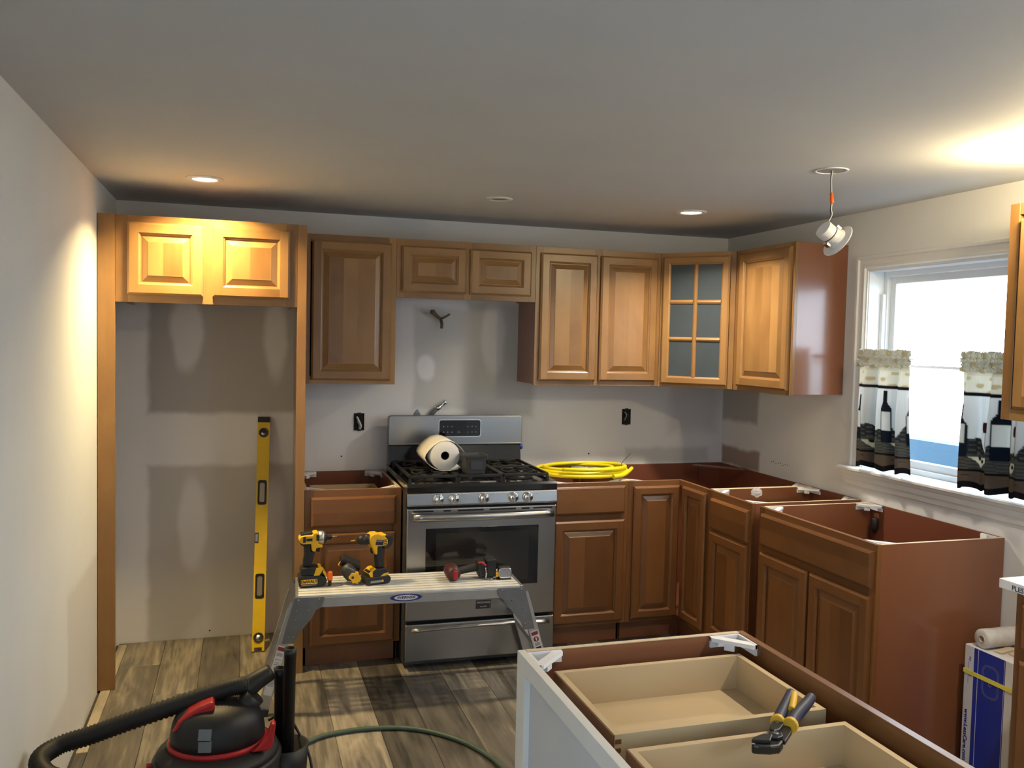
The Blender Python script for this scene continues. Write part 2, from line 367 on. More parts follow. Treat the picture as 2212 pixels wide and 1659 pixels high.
def thing(name, label, cat, loc=(0, 0, 0), rz=0, group=None, rot=None):
    o = D.objects.new(name, None); C.objects.link(o); o.location = loc; o.rotation_euler = rot or (0, 0, rz)
    o.empty_display_size = 0.05
    return tag(o, label, cat, group)
def tag(o, label, cat, group=None):
    o['label'] = label; o['category'] = cat
    if group: o['group'] = group
    return o
def structure(o): o['kind'] = 'structure'; return o
def copy_part(src, parent, loc=None, rot=None):
    c = src.copy(); C.objects.link(c); c.parent = parent
    if loc is not None: c.location = loc
    if rot is not None: c.rotation_euler = rot
    return c
def text(body, size, material, parent, loc, rot, extrude=0.0006, sx=1.0, shear=0.0, name='lettering', bold=0.0, spacing=1.0):
    cu = D.curves.new(name, 'FONT'); cu.body = body; cu.size = size; cu.extrude = extrude; cu.align_x = 'CENTER'; cu.align_y = 'CENTER'
    cu.shear = shear; cu.offset = bold; cu.space_character = spacing; cu.resolution_u = 3
    to = D.objects.new('tmp', cu); C.objects.link(to)
    dg = bpy.context.evaluated_depsgraph_get(); dg.update()
    me = D.meshes.new_from_object(to.evaluated_get(dg)); D.objects.remove(to); D.curves.remove(cu)
    me.name = name
    for v in me.vertices: v.co.x *= sx
    me.materials.clear(); me.materials.append(M[material])
    o = D.objects.new(name, me); C.objects.link(o); o.parent = parent; o.location = loc; o.rotation_euler = rot
    return o
FRONT = (rad(90), 0, 0)          # text standing up, read from -y

# ---------------------------------------------------------------- room shell
T = 0.12
fl = structure(MB().box(-T, YF - T, -0.10, XR + T, T, -0.010).build('floor', 'subfloor'))
full = MB().box(-0.0917, -0.608, -0.010, 0.0917, 0.608, 0.0).build('floor_plank', 'plank', fl, bevel=0.0012, bseg=1)
PW = 0.185; PL = 1.218
fixed = {0: [(-0.02, 0.95)], 1: [(-0.35, 0.42)], 2: [(-0.74, 0.15), (-1.95, 0.5)], 3: [(-1.1, 0.80)], 4: [(-0.9, 0.42)], 5: [(-0.55, 0.7), (-1.3, 0.6)],
         6: [(-0.75, 0.85), (-1.6, 0.75)], 7: [(-0.62, 0.2), (-0.98, 0.18)], 8: [(-0.78, 0.6), (-1.25, 0.3)], 9: [(-1.0, 0.35)], 10: [(-0.74, 0.8), (-1.2, 0.5)], 11: [(-0.6, 0.6)]}
first = True
for r in range(-1, 19):
    x0 = 0.055 + PW * r; x1 = x0 + PW
    x0c, x1c = max(x0, 0.013), min(x1, XR - 0.004)
    if x1c - x0c < 0.01: continue
    y = 0.003 + random.uniform(0, PL) if (r + 1) not in fixed else fixed[r + 1][0][0] + PL
    while y - PL > -0.0: y -= PL
    k = 0
    while y > YF:
        ya, yb = max(y - PL, YF + 0.003), min(y, -0.003)
        y -= PL
        if yb - ya < 0.01: continue
        tone = random.choice((0.02, 0.12, 0.22, 0.35, 0.5, 0.65, 0.80))
        if (r + 1) in fixed and k <= len(fixed[r + 1]) and k < 2:
            tone = fixed[r + 1][min(k, len(fixed[r + 1]) - 1)][1] if k else random.choice((0.3, 0.6))
        k += 1
        if abs(yb - ya - PL) < 1e-6 and abs(x1c - x0c - PW) < 1e-6:
            if first: o = full; first = False
            else: o = copy_part(full, fl)
        else:
            hx = (x1c - x0c) / 2 - 0.0008; hy = (yb - ya) / 2 - 0.001
            o = MB().box(-hx, -hy, -0.010, hx, hy, 0).build('floor_plank', 'plank', fl, bevel=0.0012, bseg=1)
        o.location = ((x0c + x1c) / 2, (ya + yb) / 2, 0)
        o.color = (tone, tone, tone, 1)
# ceiling with four cut-outs for the recessed cans
def ceiling():
    bm = bmesh.new(); xs = [(-T), XR + T]; 
    holes = [(0.452, -0.827, 0.060), (1.758, -0.866, 0.052), (2.755, -0.881, 0.058), (2.717, -2.02, 0.060)]
    m = MB()
    # strips between the hole squares
    hs = sorted(holes, key=lambda h: h[0]); q = 0.08
    ys = sorted({YF - T, T} | {h[1] - q for h in holes} | {h[1] + q for h in holes})
    xs = sorted({-T, XR + T} | {h[0] - q for h in holes} | {h[0] + q for h in holes})
    for i in range(len(xs) - 1):
        for j in range(len(ys) - 1):
            cx, cy = (xs[i] + xs[i + 1]) / 2, (ys[j] + ys[j + 1]) / 2
            if any(abs(cx - h[0]) < q and abs(cy - h[1]) < q for h in holes): continue
            m.face([(xs[i], ys[j], H), (xs[i], ys[j + 1], H), (xs[i + 1], ys[j + 1], H), (xs[i + 1], ys[j], H)])
    done = []
    for hx, hy, hr in holes:
        N = 32
        y_lo = [y for y in ys if y < hy - 1e-6]; 
        cells = [(xs[i], xs[i + 1], ys[j], ys[j + 1]) for i in range(len(xs) - 1) for j in range(len(ys) - 1)
                 if abs((xs[i] + xs[i + 1]) / 2 - hx) < q and abs((ys[j] + ys[j + 1]) / 2 - hy) < q]
        x0, x1 = hx - q, hx + q; y0, y1 = hy - q, hy + q
        inner = []; outer = []
        for k in range(N):
            a = 2 * math.pi * k / N; c, s = math.cos(a), math.sin(a); e = q / max(abs(c), abs(s))
            inner.append((hx + hr * c, hy + hr * s, H)); outer.append((hx + e * c, hy + e * s, H))
        for k in range(N):
            l = (k + 1) % N
            m.face([inner[k], inner[l], outer[l], outer[k]])
            m.face([inner[l], inner[k], inner[k][:2] + (H + 0.12,), inner[l][:2] + (H + 0.12,)], smooth=True)
        m.face([(p[0], p[1], H + 0.12) for p in inner][::-1])
    m.box(-T, YF - T, H + 0.13, XR + T, T, H + 0.18)
    return m.build('ceiling', 'ceiling')
ceil = structure(ceiling())
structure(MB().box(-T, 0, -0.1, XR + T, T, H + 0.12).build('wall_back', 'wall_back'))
LY0, LY1, LZ1 = -6.75, -5.05, 2.1
wl = MB().box(-T, LY1, -0.1, 0, 0, H + 0.12).box(-T, YF - T, -0.1, 0, LY0, H + 0.12).box(-T, LY0, LZ1, 0, LY1, H + 0.12).box(-T, LY0, -0.1, 0, LY1, 0.06)
structure(wl.build('wall_left', 'wall_left'))
wr = MB(); WY0, WY1, WZ0, WZ1 = -2.30, -1.30, 1.03, 1.985
RY0, RY1, RZ0, RZ1 = -5.8, -4.4, 0.9, 2.0
RT = 0.16
wr.box(XR, WY1, -0.1, XR + RT, 0, H + 0.12).box(XR, YF - T, -0.1, XR + RT, RY0, H + 0.12).box(XR, RY1, -0.1, XR + RT, WY0, H + 0.12)
wr.box(XR, WY0, -0.1, XR + RT, WY1, WZ0).box(XR, WY0, WZ1, XR + RT, WY1, H + 0.12).box(XR, RY0, -0.1, XR + RT, RY1, RZ0).box(XR, RY0, RZ1, XR + RT, RY1, H + 0.12)
structure(wr.build('wall_right', 'wall_right'))
structure(MB().box(-T, YF - T, -0.1, XR + T, YF, H + 0.12).build('wall_front', 'wall_front'))
def simple_window(name, x, y0, y1, z0, z1):
    w_ = structure(thing(name, '', '')); del w_['label']; del w_['category']
    f = MB(); ym = (y0 + y1) / 2
    for a, b in ((y0, y0 + .06), (ym - .03, ym + .03), (y1 - .06, y1)): f.box(x - .03, a, z0, x + .03, b, z1)
    for a, b in ((y0 + .06, ym - .03), (ym + .03, y1 - .06)): f.box(x - .03, a, z0, x + .03, b, z0 + .06).box(x - .03, a, z1 - .06, x + .03, b, z1)
    f.build('window_frame', 'vinyl', w_)
    MB().box(x - .003, y0 + .05, z0 + .05, x + .003, y1 - .05, z1 - .05).build('pane', 'glass', w_)
simple_window('window_2', -.07, LY0, LY1, 0.06, LZ1)
simple_window('window_3', XR + .08, RY0, RY1, RZ0, RZ1)
structure(MB().box(5.0, -9, -0.6, 5.2, 4, 1.0).build('added_wall_outside', 'outside'))  # added low wall, stands in for the blue glare low in the glass
structure(MB().box(-30, -40, -0.75, 40, 30, -0.65).build('ground_outside', 'ground'))

wbk = D.objects['wall_back']; wrt = D.objects['wall_right']
for x_, z_ in ((1.135, .955), (2.60, .945), (.455, .035)):
    MB().lathe([(.0045, .0008), (.0045, -.0005), (0, -.0005)], 8, Matrix.Translation((x_, 0, z_)) @ Matrix.Rotation(rad(90), 4, 'X')).build('nail_hole', 'gap', wbk)
for k_ in range(8):
    MB().lathe([(.003, .0008), (.003, -.0005), (0, -.0005)], 8, Matrix.Translation((XR, -.55 - .022 * k_, .955 + .006 * math.sin(k_ * 2.2))) @ Matrix.Rotation(rad(-90), 4, 'Y')).build('nail_hole', 'gap', wrt)
# window over the sink
w1 = structure(thing('window_1', '', '', (XR, 0, 0))); del w1['label']; del w1['category']
def casing_run(m, p0, p1, inward, w=0.072):
    """moulded trim profile along p0->p1 (y,z pairs); inward: unit (y,z) pointing to the opening"""
    prof = [(0, 0), (0, -.016), (.006, -.020), (.018, -.020), (.024, -.014), (.045, -.012), (.052, -.016), (.060, -.016), (.066, -.009), (w, -.008), (w, 0)]
    rows = []
    for (py, pz), mit in ((p0, 1), (p1, -1)):
        rows.append([(d, py - inward[0] * (w - i) + 0, pz - inward[1] * (w - i)) for i, d in prof])
    return rows
m = MB()
def casing(y0, y1, z0, z1, w=0.075):
    prof = [(0, 0), (0, -.016), (.006, -.021), (.018, -.021), (.024, -.014), (.047, -.012), (.053, -.017), (.061, -.017), (.067, -.009), (w, -.008), (w, 0)]
    rows = []
    for k in range(3):
        pass
    path = [((y1, z0), (1, 0)), ((y1, z1), (1, 1)), ((y0, z1), (-1, 1)), ((y0, z0), (-1, 0))]
    for (py, pz), (sy, sz) in path:
        rows.append([(d, py + sy * (w - i), pz + sz * (w - i)) for i, d in prof])
    m.grid(rows, smooth=False)
casing(WY0, WY1, WZ0, WZ1)
m.build('casing', 'white_paint', w1)
m = MB().box(0, WY1 - .004, WZ0, .10, WY1 + .0, WZ1).box(0, WY0, WZ0, .10, WY0 + .004, WZ1).box(0, WY0, WZ1 - .004, .10, WY1, WZ1).box(0, WY0, WZ0, .10, WY1, WZ0 + .004)
m.build('jamb', 'vinyl', w1)
m = MB()
for d0, d1, e in ((.085, .152, .028), (.105, .14, .062)):
    m.box(d0, WY1 - e, WZ0, d1, WY1 - .003, WZ1).box(d0, WY0 + .003, WZ0, d1, WY0 + e, WZ1)
    m.box(d0, WY0 + e, WZ1 - e, d1, WY1 - e, WZ1 - .003).box(d0, WY0 + e, WZ0 + .003, d1, WY1 - e, WZ0 + e)
m.box(.066, WY1 - .024, WZ0 + .006, .0848, WY1 - .003, WZ1 - .11)
m.build('sash_frame', 'vinyl', w1, bevel=.003)
MB().box(.116, WY0 + .06, 1.526, .132, WY1 - .06, 1.538).build('meeting_rail', 'vinyl', w1)
MB().box(.120, WY0 + .055, WZ0 + .055, .125, WY1 - .055, WZ1 - .055).build('pane', 'glass', w1)
m = MB()
prof = [(.0, .0), (-.055, .0), (-.062, -.005), (-.062, -.014), (-.054, -.020), (-.046, -.022), (-.040, -.034), (-.026, -.040), (-.026, -.062), (-.020, -.072), (-.014, -.092), (-.002, -.098), (0, -.098)]
rows = [[(x * k, y, WZ0 + .004 + z) for x, z in prof] for y, k in ((WY1 + .105, 1), (WY0 - .08, 1))]
m.grid(rows, caps=True, smooth=False)
m.build('window_sill', 'white_paint', w1)

# ---------------------------------------------------------------- cabinets
def ring_quads(m, x0, x1, z0, z1, rings, tones, offs, fill=True, grain='z', ft=None, fo=None, strips=None):
    """rings: list of (inset, y) from outside to inside; four mitred sides"""
    def cor(d): return [(x0 + d, z0 + d), (x1 - d, z0 + d), (x1 - d, z1 - d), (x0 + d, z1 - d)]
    for (d0, ya), (d1, yb) in zip(rings, rings[1:]):
        a, b = cor(d0), cor(d1)
        for k in range(4):
            l = (k + 1) % 4
            pts = [(a[k][0], ya, a[k][1]), (a[l][0], ya, a[l][1]), (b[l][0], yb, b[l][1]), (b[k][0], yb, b[k][1])]
            hor = k in (0, 2); ou, ov = offs[k]
            uv = [((p[2] if hor else p[0]) + ou + p[1], (p[0] if hor else p[2]) + ov) for p in pts]
            m.face(pts, uv, tones[k])
    if fill:
        d, y = rings[-1]; a, b = x0 + d, x1 - d; c, e = z0 + d, z1 - d
        vert = grain == 'z'; lo, hi = (a, b) if vert else (c, e)
        n = strips or 1; cuts = [lo]
        for k in range(n - 1): cuts.append(lo + (hi - lo) * (k + 1) / n + random.uniform(-.012, .012))
        cuts.append(hi)
        for s0, s1 in zip(cuts, cuts[1:]):
            ou, ov = random.uniform(0, 50), random.uniform(0, 50); t = random.random() if ft is None else ft
            pts = [(s0, y, c), (s1, y, c), (s1, y, e), (s0, y, e)] if vert else [(a, y, s0), (b, y, s0), (b, y, s1), (a, y, s1)]
            m.face(pts, [((p[0] if vert else p[2]) + ou, (p[2] if vert else p[0]) + ov) for p in pts], t)
def rnd4():
    return [random.uniform(.15, .95) for _ in range(4)], [(random.uniform(0, 50), random.uniform(0, 50)) for _ in range(4)]
def flat_quad(m, x0, x1, z0, z1, y, hor, tone, off):
    pts = [(x0, y, z0), (x1, y, z0), (x1, y, z1), (x0, y, z1)]
    m.face(pts, [((p[2] if hor else p[0]) + off[0] + p[1], (p[0] if hor else p[2]) + off[1]) for p in pts], tone)

def door(parent, x0, x1, z0, z1, mt='maple', st=.055, glass=False):
    """raised-panel door, front towards -y, back at y = 0"""
    w, h = x1 - x0, z1 - z0; cx, cz = (x0 + x1) / 2, (z0 + z1) / 2
    X0, X1, Z0, Z1 = -w / 2, w / 2, -h / 2, h / 2
    m = MB(); tn, of = rnd4()          # order: bottom, right, top, left
    ring_quads(m, X0, X1, Z0, Z1, [(0, 0), (0, -.012), (.003, -.0145), (.009, -.0195)], tn, of, fill=False)
    i0, i1 = .009, st - .010
    flat_quad(m, X0 + i0, X0 + i1, Z0 + i0, Z1 - i0, -.0195, False, tn[3], of[3])
    flat_quad(m, X1 - i1, X1 - i0, Z0 + i0, Z1 - i0, -.0195, False, tn[1], of[1])
    flat_quad(m, X0 + i1, X1 - i1, Z0 + i0, Z0 + i1, -.0195, True, tn[0], of[0])
    flat_quad(m, X0 + i1, X1 - i1, Z1 - i1, Z1 - i0, -.0195, True, tn[2], of[2])
    ring_quads(m, X0, X1, Z0, Z1, [(i1, -.0195), (i1 + .001, -.0165), (st - .004, -.0135), (st, -.0095), (st, -.006)], tn, of, fill=False)
    if glass:
        nx, nz = 2, 3; bw = .024
        a, b, c, e = X0 + st, X1 - st, Z0 + st, Z1 - st
        def bar(p0, p1, q0, q1, hor):
            t = random.uniform(.4, .9); o = (random.uniform(0, 9), random.uniform(0, 9))
            pr = [(0, -.006), (0, -.010), (.006, -.015), (bw / 2, -.0175), (bw - .006, -.015), (bw, -.010), (bw, -.006)]
            for (u0, y0), (u1, y1) in zip(pr, pr[1:]):
                pts = [(p0 + u0, y0, q0), (p0 + u1, y1, q0), (p0 + u1, y1, q1), (p0 + u0, y0, q1)] if not hor else [(p0, y0, q0 + u0), (p1, y0, q0 + u0), (p1, y1, q0 + u1), (p0, y1, q0 + u1)]
                m.face(pts, [((p[2] if hor else p[0]) + o[0] + p[1], (p[0] if hor else p[2]) + o[1]) for p in pts], t)
        bar((a + b) / 2 - bw / 2, 0, c, e, False)
        for k in (1, 2):
            zc = c + (e - c) * k / 3 - bw / 2
            bar(a, (a + b) / 2 - bw / 2, zc, 0, True); bar((a + b) / 2 + bw / 2, b, zc, 0, True)
    m.face([(X0, 0, Z0), (X0, 0, Z1), (X1, 0, Z1), (X1, 0, Z0)])
    d = m.build('door', mt, parent, (cx, 0, cz))
    if glass:
        cw = (b - a - bw) / 2; ch = (e - c) / 3
        for i in range(2):
            for k in range(3):
                xa = a + i * (cw + bw); za = c + k * ch + (bw / 2 if k else 0); zb = c + (k + 1) * ch - (bw / 2 if k < 2 else 0)
                MB().box(xa - .0, -.006, za, xa + cw, -.003, zb).build('pane', 'frost', d)
    else:
        p = MB(); tn2 = [random.uniform(.3, .8)] * 4; of2 = rnd4()[1]
        ring_quads(p, X0 + st, X1 - st, Z0 + st, Z1 - st, [(0, -.006), (.004, -.006), (.007, -.0075), (.026, -.0145), (.030, -.0165), (.032, -.0165)], tn2, of2,
                   strips=max(1, round((w - 2 * st - .06) / .075)))
        p.build('raised_panel', mt, d)
    return d
def slab_front(parent, name, x0, x1, z0, z1, mt='maple_shaded'):
    w, h = x1 - x0, z1 - z0; m = MB(); tn, of = rnd4(); tn = [random.uniform(.3, .8)] * 4
    ring_quads(m, -w / 2, w / 2, -h / 2, h / 2, [(0, 0), (0, -.012), (.003, -.0145), (.010, -.0195)], tn, of, grain='x', strips=2)
    m.face([(-w / 2, 0, -h / 2), (-w / 2, 0, h / 2), (w / 2, 0, h / 2), (w / 2, 0, -h / 2)])
    return m.build(name, mt, parent, ((x0 + x1) / 2, 0, (z0 + z1) / 2))
def face_frame(parent, w, z0, z1, stiles, rails, mt, d=.019):
    """stiles: (x0,x1) full height; rails: (x0,x1,za,zb)"""
    m = MB()
    for a, b in stiles: m.box(a, 0, z0, b, d, z1, 'z')
    for a, b, c, e in rails: m.box(a, 0, c, b, d, e, 'x')
    return m.build('face_frame', mt, parent, bevel=.0008, bseg=1)

def wall_cabinet(label, loc, rz, w, h, doors, depth=.305, name='wall_cabinet', mid=None, st=.040, mt='maple', group=None):
    t = thing(name, label, 'cabinet', loc, rz, group)
    m = MB(); y0 = .0195; y1 = depth - .002; k = .013
    m.box(.001, y0, 0.006, k, y1, h - .002).box(w - k, y0, .006, w - .001, y1, h - .002)
    m.box(k, y0, .018, w - k, y1, .030).box(k, y0, h - .018, w - k, y1, h - .004).box(k, y1 - .008, .03, w - k, y1, h - .018)
    m.build('carcass', 'laminate', t)
    sts = [(0, st), (w - st, w)]
    if mid: sts.append((mid - st / 2, mid + st / 2))
    rl = []
    xs = sorted(sts)
    for (a, b), (c, e) in zip(xs, xs[1:]): rl += [(b, c, 0, st), (b, c, h - st, h)]
    face_frame(t, w, 0, h, sts, rl, mt)
    for a in doors: door(t, *a, mt=mt)
    return t

ZB, ZT = 1.3694, 2.1267; UH = ZT - ZB
xp, xa, xb, xc = .8965, 1.3733, 2.1353, 2.8895
# fridge surround
t = thing('tall_filler_panel', 'tall narrow honey maple filler strip standing against the left wall', 'panel', (0.003, -.6291, 0))
MB().box(0, 0, .001, .0705, .019, 2.127, 'z', .45).build('front_board', 'maple', t, bevel=.001)
MB().box(.0, .019, .001, .016, .07, 2.127, 'z', .3).build('nailing_cleat', 'laminate', t)
t = thing('tall_end_panel', 'tall maple refrigerator end panel between the empty alcove and the range side', 'panel', (.8545, -.6291, 0))
MB().box(0, 0, .001, .0418, .019, 2.127, 'z', .6).build('front_board', 'maple', t, bevel=.001)
MB().box(.022, .019, .001, .0405, .626, 2.125, 'z', .5).build('side_panel', 'laminate', t)
t = wall_cabinet('short two-door maple cabinet over the empty refrigerator alcove', (.0745, -.6291, 1.7435), 0, .7792, .3832,
                 [(.050, .365, .034, .352), (.405, .745, .034, .352)], depth=.60, mid=.385, name='bridge_cabinet', st=.05)
wall_cabinet('single-door maple wall cabinet right of the tall end panel', (xp + .001, -.305, ZB), 0, xa - xp - .002, UH, [(.046, .449, .020, .728)])
wall_cabinet('short two-door maple wall cabinet above the range', (xa, -.305, 1.822), 0, xb - xa, .3048, [(.024, .371, .030, .270), (.392, .734, .030, .270)], mid=.3815)
wall_cabinet('tall two-door maple wall cabinet right of the range', (xb + .001, -.305, ZB), 0, xc - xb - .002, UH, [(.026, .359, .026, .724), (.380, .728, .026, .724)], mid=.369)
# diagonal corner wall cabinet
t = thing('corner_wall_cabinet', 'diagonal corner wall cabinet with a six-pane glass door', 'cabinet', (xc, 0, ZB))
W3 = XR - xc
m = MB()
pent = [(0.001, -.002), (W3 - .002, -.002), (W3 - .002, -W3 + .001), (W3 - .305, -W3 + .001), (0.001, -.305)]
m.prism(pent, .012, .026, 'z'); m.prism(pent, UH - .018, UH - .004, 'z')
m.box(.001, -.305, .006, .014, -.002, UH - .002).box(W3 - .305, -W3 + .001, .006, W3 - .002, -W3 + .014, UH - .002)
m.box(.014, -.010, .026, W3 - .002, -.002, UH - .018).box(W3 - .010, -W3 + .014, .026, W3 - .002, -.010, UH - .018)
m.build('carcass', 'laminate', t)
L3 = (W3 - .305) * math.sqrt(2)
fr = D.objects.new('front', None); C.objects.link(fr); fr.parent = t; fr.location = (0, -.305, 0); fr.rotation_euler = (0, 0, rad(-45)); fr.name = 'diagonal_front'
m = MB(); s3 = .030
for a, b in ((0, s3), (L3 - s3, L3)): m.box(a, 0, 0, b, .019, UH, 'z')
m.box(s3, 0, 0, L3 - s3, .019, .036, 'x').box(s3, 0, UH - .036, L3 - s3, .019, UH, 'x')
m.build('face_frame', 'maple', fr, bevel=.0008, bseg=1)
def diag_door(parent):
    d = door(parent, .016, L3 - .030, .016, UH - .022, glass=True, st=.046); d.name = 'glass_door'
diag_door(fr)
for k in (1, 2): pass
# right wall upper
wall_cabinet('single-door maple wall cabinet between the glass corner cabinet and window', (3.191, -.611, ZB), rad(-90), .531, UH, [(.050, .510, .024, .736)])
wall_cabinet('maple wall cabinet right of the window, cut by the photo edge', (3.191, -2.386, ZB), rad(-90), .46, UH, [(.056, .42, .042, .700)])

def brace(parent, loc, rz):
    m = MB(); a = .085
    m.box(.006, -.006, -.028, a, -.0005, 0).box(.0005, -a, -.028, .006, -.0005, 0)
    m.prism([(a, -.0), (a, -.012), (.012, -a), (0, -a), (0, -a + .02), (a - .02, 0)], -.011, -.0012, 'z')
    m.prism([(.040, -.035), (.047, -.042), (.030, -.060), (.022, -.052)], -.028, -.010, 'z')
    for px, py in ((a - .012, -.008), (.008, -a + .012)):
        m.lathe([(.004, -.016), (.004, -.013)], 8, Matrix.Translation((px, py, 0)))
    b = m.build('corner_brace', 'white_plastic', parent, loc, (0, 0, rz)); b['label'] = 'white plastic corner brace'
    return b
def braces(t, x0, y0, x1, y1, z):
    """x0,y0 front-left inner; x1,y1 back-right inner (y grows to the back)"""
    brace(t, (x0, y1, z), 0); brace(t, (x1, y1, z), rad(-90)); brace(t, (x1, y0, z), rad(180)); brace(t, (x0, y0, z), rad(90))
def drawer_box(parent, x0, x1, y0, y1, z0, z1, name='drawer_box', k=.014, front='raw'):
    m = MB()
    m.box(x0, y0, z0, x0 + k, y1, z1, 'y', .5).box(x1 - k, y0, z0, x1, y1, z1, 'y', .4)
    m.box(x0 + k, y1 - k, z0, x1 - k, y1, z1, 'x', .6).box(x0 + k, y0, z0, x1 - k, y0 + k, z1, 'x', .5)
    m.box(x0 + k, y0 + k, z0 + .010, x1 - k, y1 - k, z0 + .016, 'x', .7)
    return m.build(name, 'raw', parent)

def base_cabinet(label, loc, rz, w, d, fronts, drawers=(), toe=True, h=.876, name='base_cabinet', frame_st=.038, mid=None, rail_z=None, boxes=True, closed_end=None, drawer_box_on=False):
    t = thing(name, label, 'cabinet', loc, rz)
    k = .016; y0 = .0195
    m = MB()
    for a, b in ((.001, k), (w - k, w - .001)):
        MB().prism([(y0, .114), (.075, .114), (.075, .001), (d - .004, .001), (d - .004, h), (y0, h)], a, b, 'x').build('side_panel', 'laminate', t)
    m = MB().box(k, .10, .114, w - k, d - .004, .130).box(k, d - .012, .130, w - k, d - .004, h)
    m.build('back_and_bottom', 'laminate_dark', t)
    if toe: MB().box(.004, .075, .001, w - .004, .088, .114, 'x').build('toe_board', 'laminate', t)
    st = frame_st; sts = [(0, st), (w - st, w)]
    rl = [(st, w - st, .114, .114 + st), (st, w - st, h - st, h)]
    if rail_z: rl.append((st, w - st, rail_z - .019, rail_z + .019))
    if mid: rl.append((mid - .019, mid + .019, .114 + st, (rail_z or h) - .019))
    face_frame(t, w, .114, h, sts, rl, 'maple_shaded')
    for a, b in ((.001, .016), (w - .016, w - .001)): MB().box(a, .0195, h - .0008, b, d - .005, h + .0006).build('top_edge', 'edge', t)
    braces(t, k, .020, w - k, d - .013, h - .001)
    for f in fronts:
        if f[0] == 'door': door(t, *f[1:], mt='maple_shaded')
        else:
            s = slab_front(t, f[0], *f[1:])
            if drawer_box_on and f[0] == 'drawer_front':
                bx = drawer_box(s, -w / 2 + .06, w / 2 - .06, .02, d - .10, -.055, .045)
                bx.location = (w / 2 - (f[1] + f[2]) / 2, 0, 0)
    return t
YB = -.610
base_cabinet('drawer-over-door base cabinet without a top, left of the range', (xp + .002, YB, 0), 0, 1.361 - xp, .61,
             [('drawer_front', .030, .437, .700, .842), ('door', .030, .437, .122, .667)], rail_z=.684, drawer_box_on=True)
base_cabinet('drawer-over-door base cabinet under the yellow coil, right of the range', (2.137, YB, 0), 0, .444, .61,
             [('drawer_front', .024, .422, .711, .856), ('door', .024, .422, .132, .676)], rail_z=.694)
base_cabinet('narrow drawer-over-door base cabinet between corner and sink cabinet', (2.886, -.9155, 0), rad(-90), .3985, .61,
             [('drawer_front', .045, .386, .688, .840), ('door', .045, .386, .150, .674)], rail_z=.681, drawer_box_on=True)
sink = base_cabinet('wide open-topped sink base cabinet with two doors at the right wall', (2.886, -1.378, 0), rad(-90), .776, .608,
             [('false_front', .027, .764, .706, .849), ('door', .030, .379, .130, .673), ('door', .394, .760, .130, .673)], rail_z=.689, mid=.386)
MB().lathe([(.013, 0), (.016, -.004), (.016, -.05), (.008, -.07)], 14, Matrix.Translation((.075, .575, .815))).build('mounting_stud', 'black', sink)
# lazy susan corner base: L-shaped
t = thing('corner_base_cabinet', 'L-shaped corner base cabinet with two hinged narrow doors', 'cabinet', (2.582, 0, 0))
w = XR - 2.582; a = .304
m = MB(); k = .016; h = .876
MB().box(.001, -.590, .114, k, -.004, h).build('side_panel', 'laminate', t); MB().box(w - .606 + .016, -.9135, .114, w - .004, -.9135 + k, h).build('side_panel', 'laminate', t)
m = MB().box(k, -.012, .10, w - .004, -.004, h).box(w - .012, -.90, .10, w - .004, -.012, h)
m.prism([(k, -.012), (w - .012, -.012), (w - .012, -.895), (w - .59, -.895), (w - .59, -.585), (k, -.585)], .114, .130, 'z')
m.prism([(k, -.012), (w - .16, -.012), (w - .17, -.020), (k, -.020)], .13, h - .002, 'z')
m.build('back_and_bottom', 'laminate_dark', t)
m = MB().box(.004, -.535, .001, .304 + .075, -.52, .114, 'x').box(.304 + .06, -.91, .001, .304 + .075, -.535, .114, 'y')
m.build('toe_board', 'laminate', t)
m = MB().box(0, -.609, .114, .026, -.590, h, 'z').box(.026, -.609, h - .030, a, -.590, h, 'x').box(.026, -.609, .114, a, -.590, .135, 'x')
m.box(a, -.9135, .114, a + .019, -.892, h, 'z').box(a, -.892, h - .030, a + .019, -.590, h, 'y').box(a, -.892, .114, a + .019, -.590, .135, 'y')
m.build('face_frame', 'maple_shaded', t, bevel=.0008, bseg=1)
l = door(t, .028, .298, .132, .848, mt='maple_shaded', st=.05); l.location.y = -.6095
r = door(t, -.123, .123, .140, .852, mt='maple_shaded', st=.05); r.location = (a - .0005, -.789, r.location.z); r.rotation_euler = (0, 0, rad(-90))
MB().box(k, -.59, h - .0008, .001, -.004, h + .0006).build('top_edge', 'edge', t); MB().box(w - .59, -.9130, h - .0008, w - .005, -.9130 + .015, h + .0006).build('top_edge', 'edge', t)
for (bx, by), rz in (((k, -.012), 0), ((k, -.590), 90), ((w - .012, -.9135 + k), 180)):
    brace(t, (bx, by, h - .001), rad(rz))
# loose strip of wood on the corner cabinet
o = MB().box(-.155, -.025, 0, .155, .025, .008, 'x', .3).build('wood_offcut', 'maple_shaded', None, (3.345, -.236, .8775), (0, 0, rad(-41)), bevel=.001)
tag(o, 'thin loose strip of brown wood lying across the corner base cabinet', 'board')

# right-hand base cabinet past the dishwasher gap, with slab
t = base_cabinet('brown base cabinet at the right photo edge under a stone slab', (2.886, -2.768, 0), rad(-90), .60, .608,
                 [('drawer_front', .03, .57, .706, .849), ('door', .03, .57, .130, .673)], rail_z=.689)
t = thing('countertop_slab', 'white stone slab with handwriting on its edge, at the right photo edge', 'slab', (2.862, -2.722, .8775))
MB().box(0, -.66, 0, .632, 0, .030).build('slab', 'marble', t, bevel=.002)
text('PLES', .022, 'ink', t, (-.0008, -.070, .012), (rad(90), 0, rad(-90)), .0003)

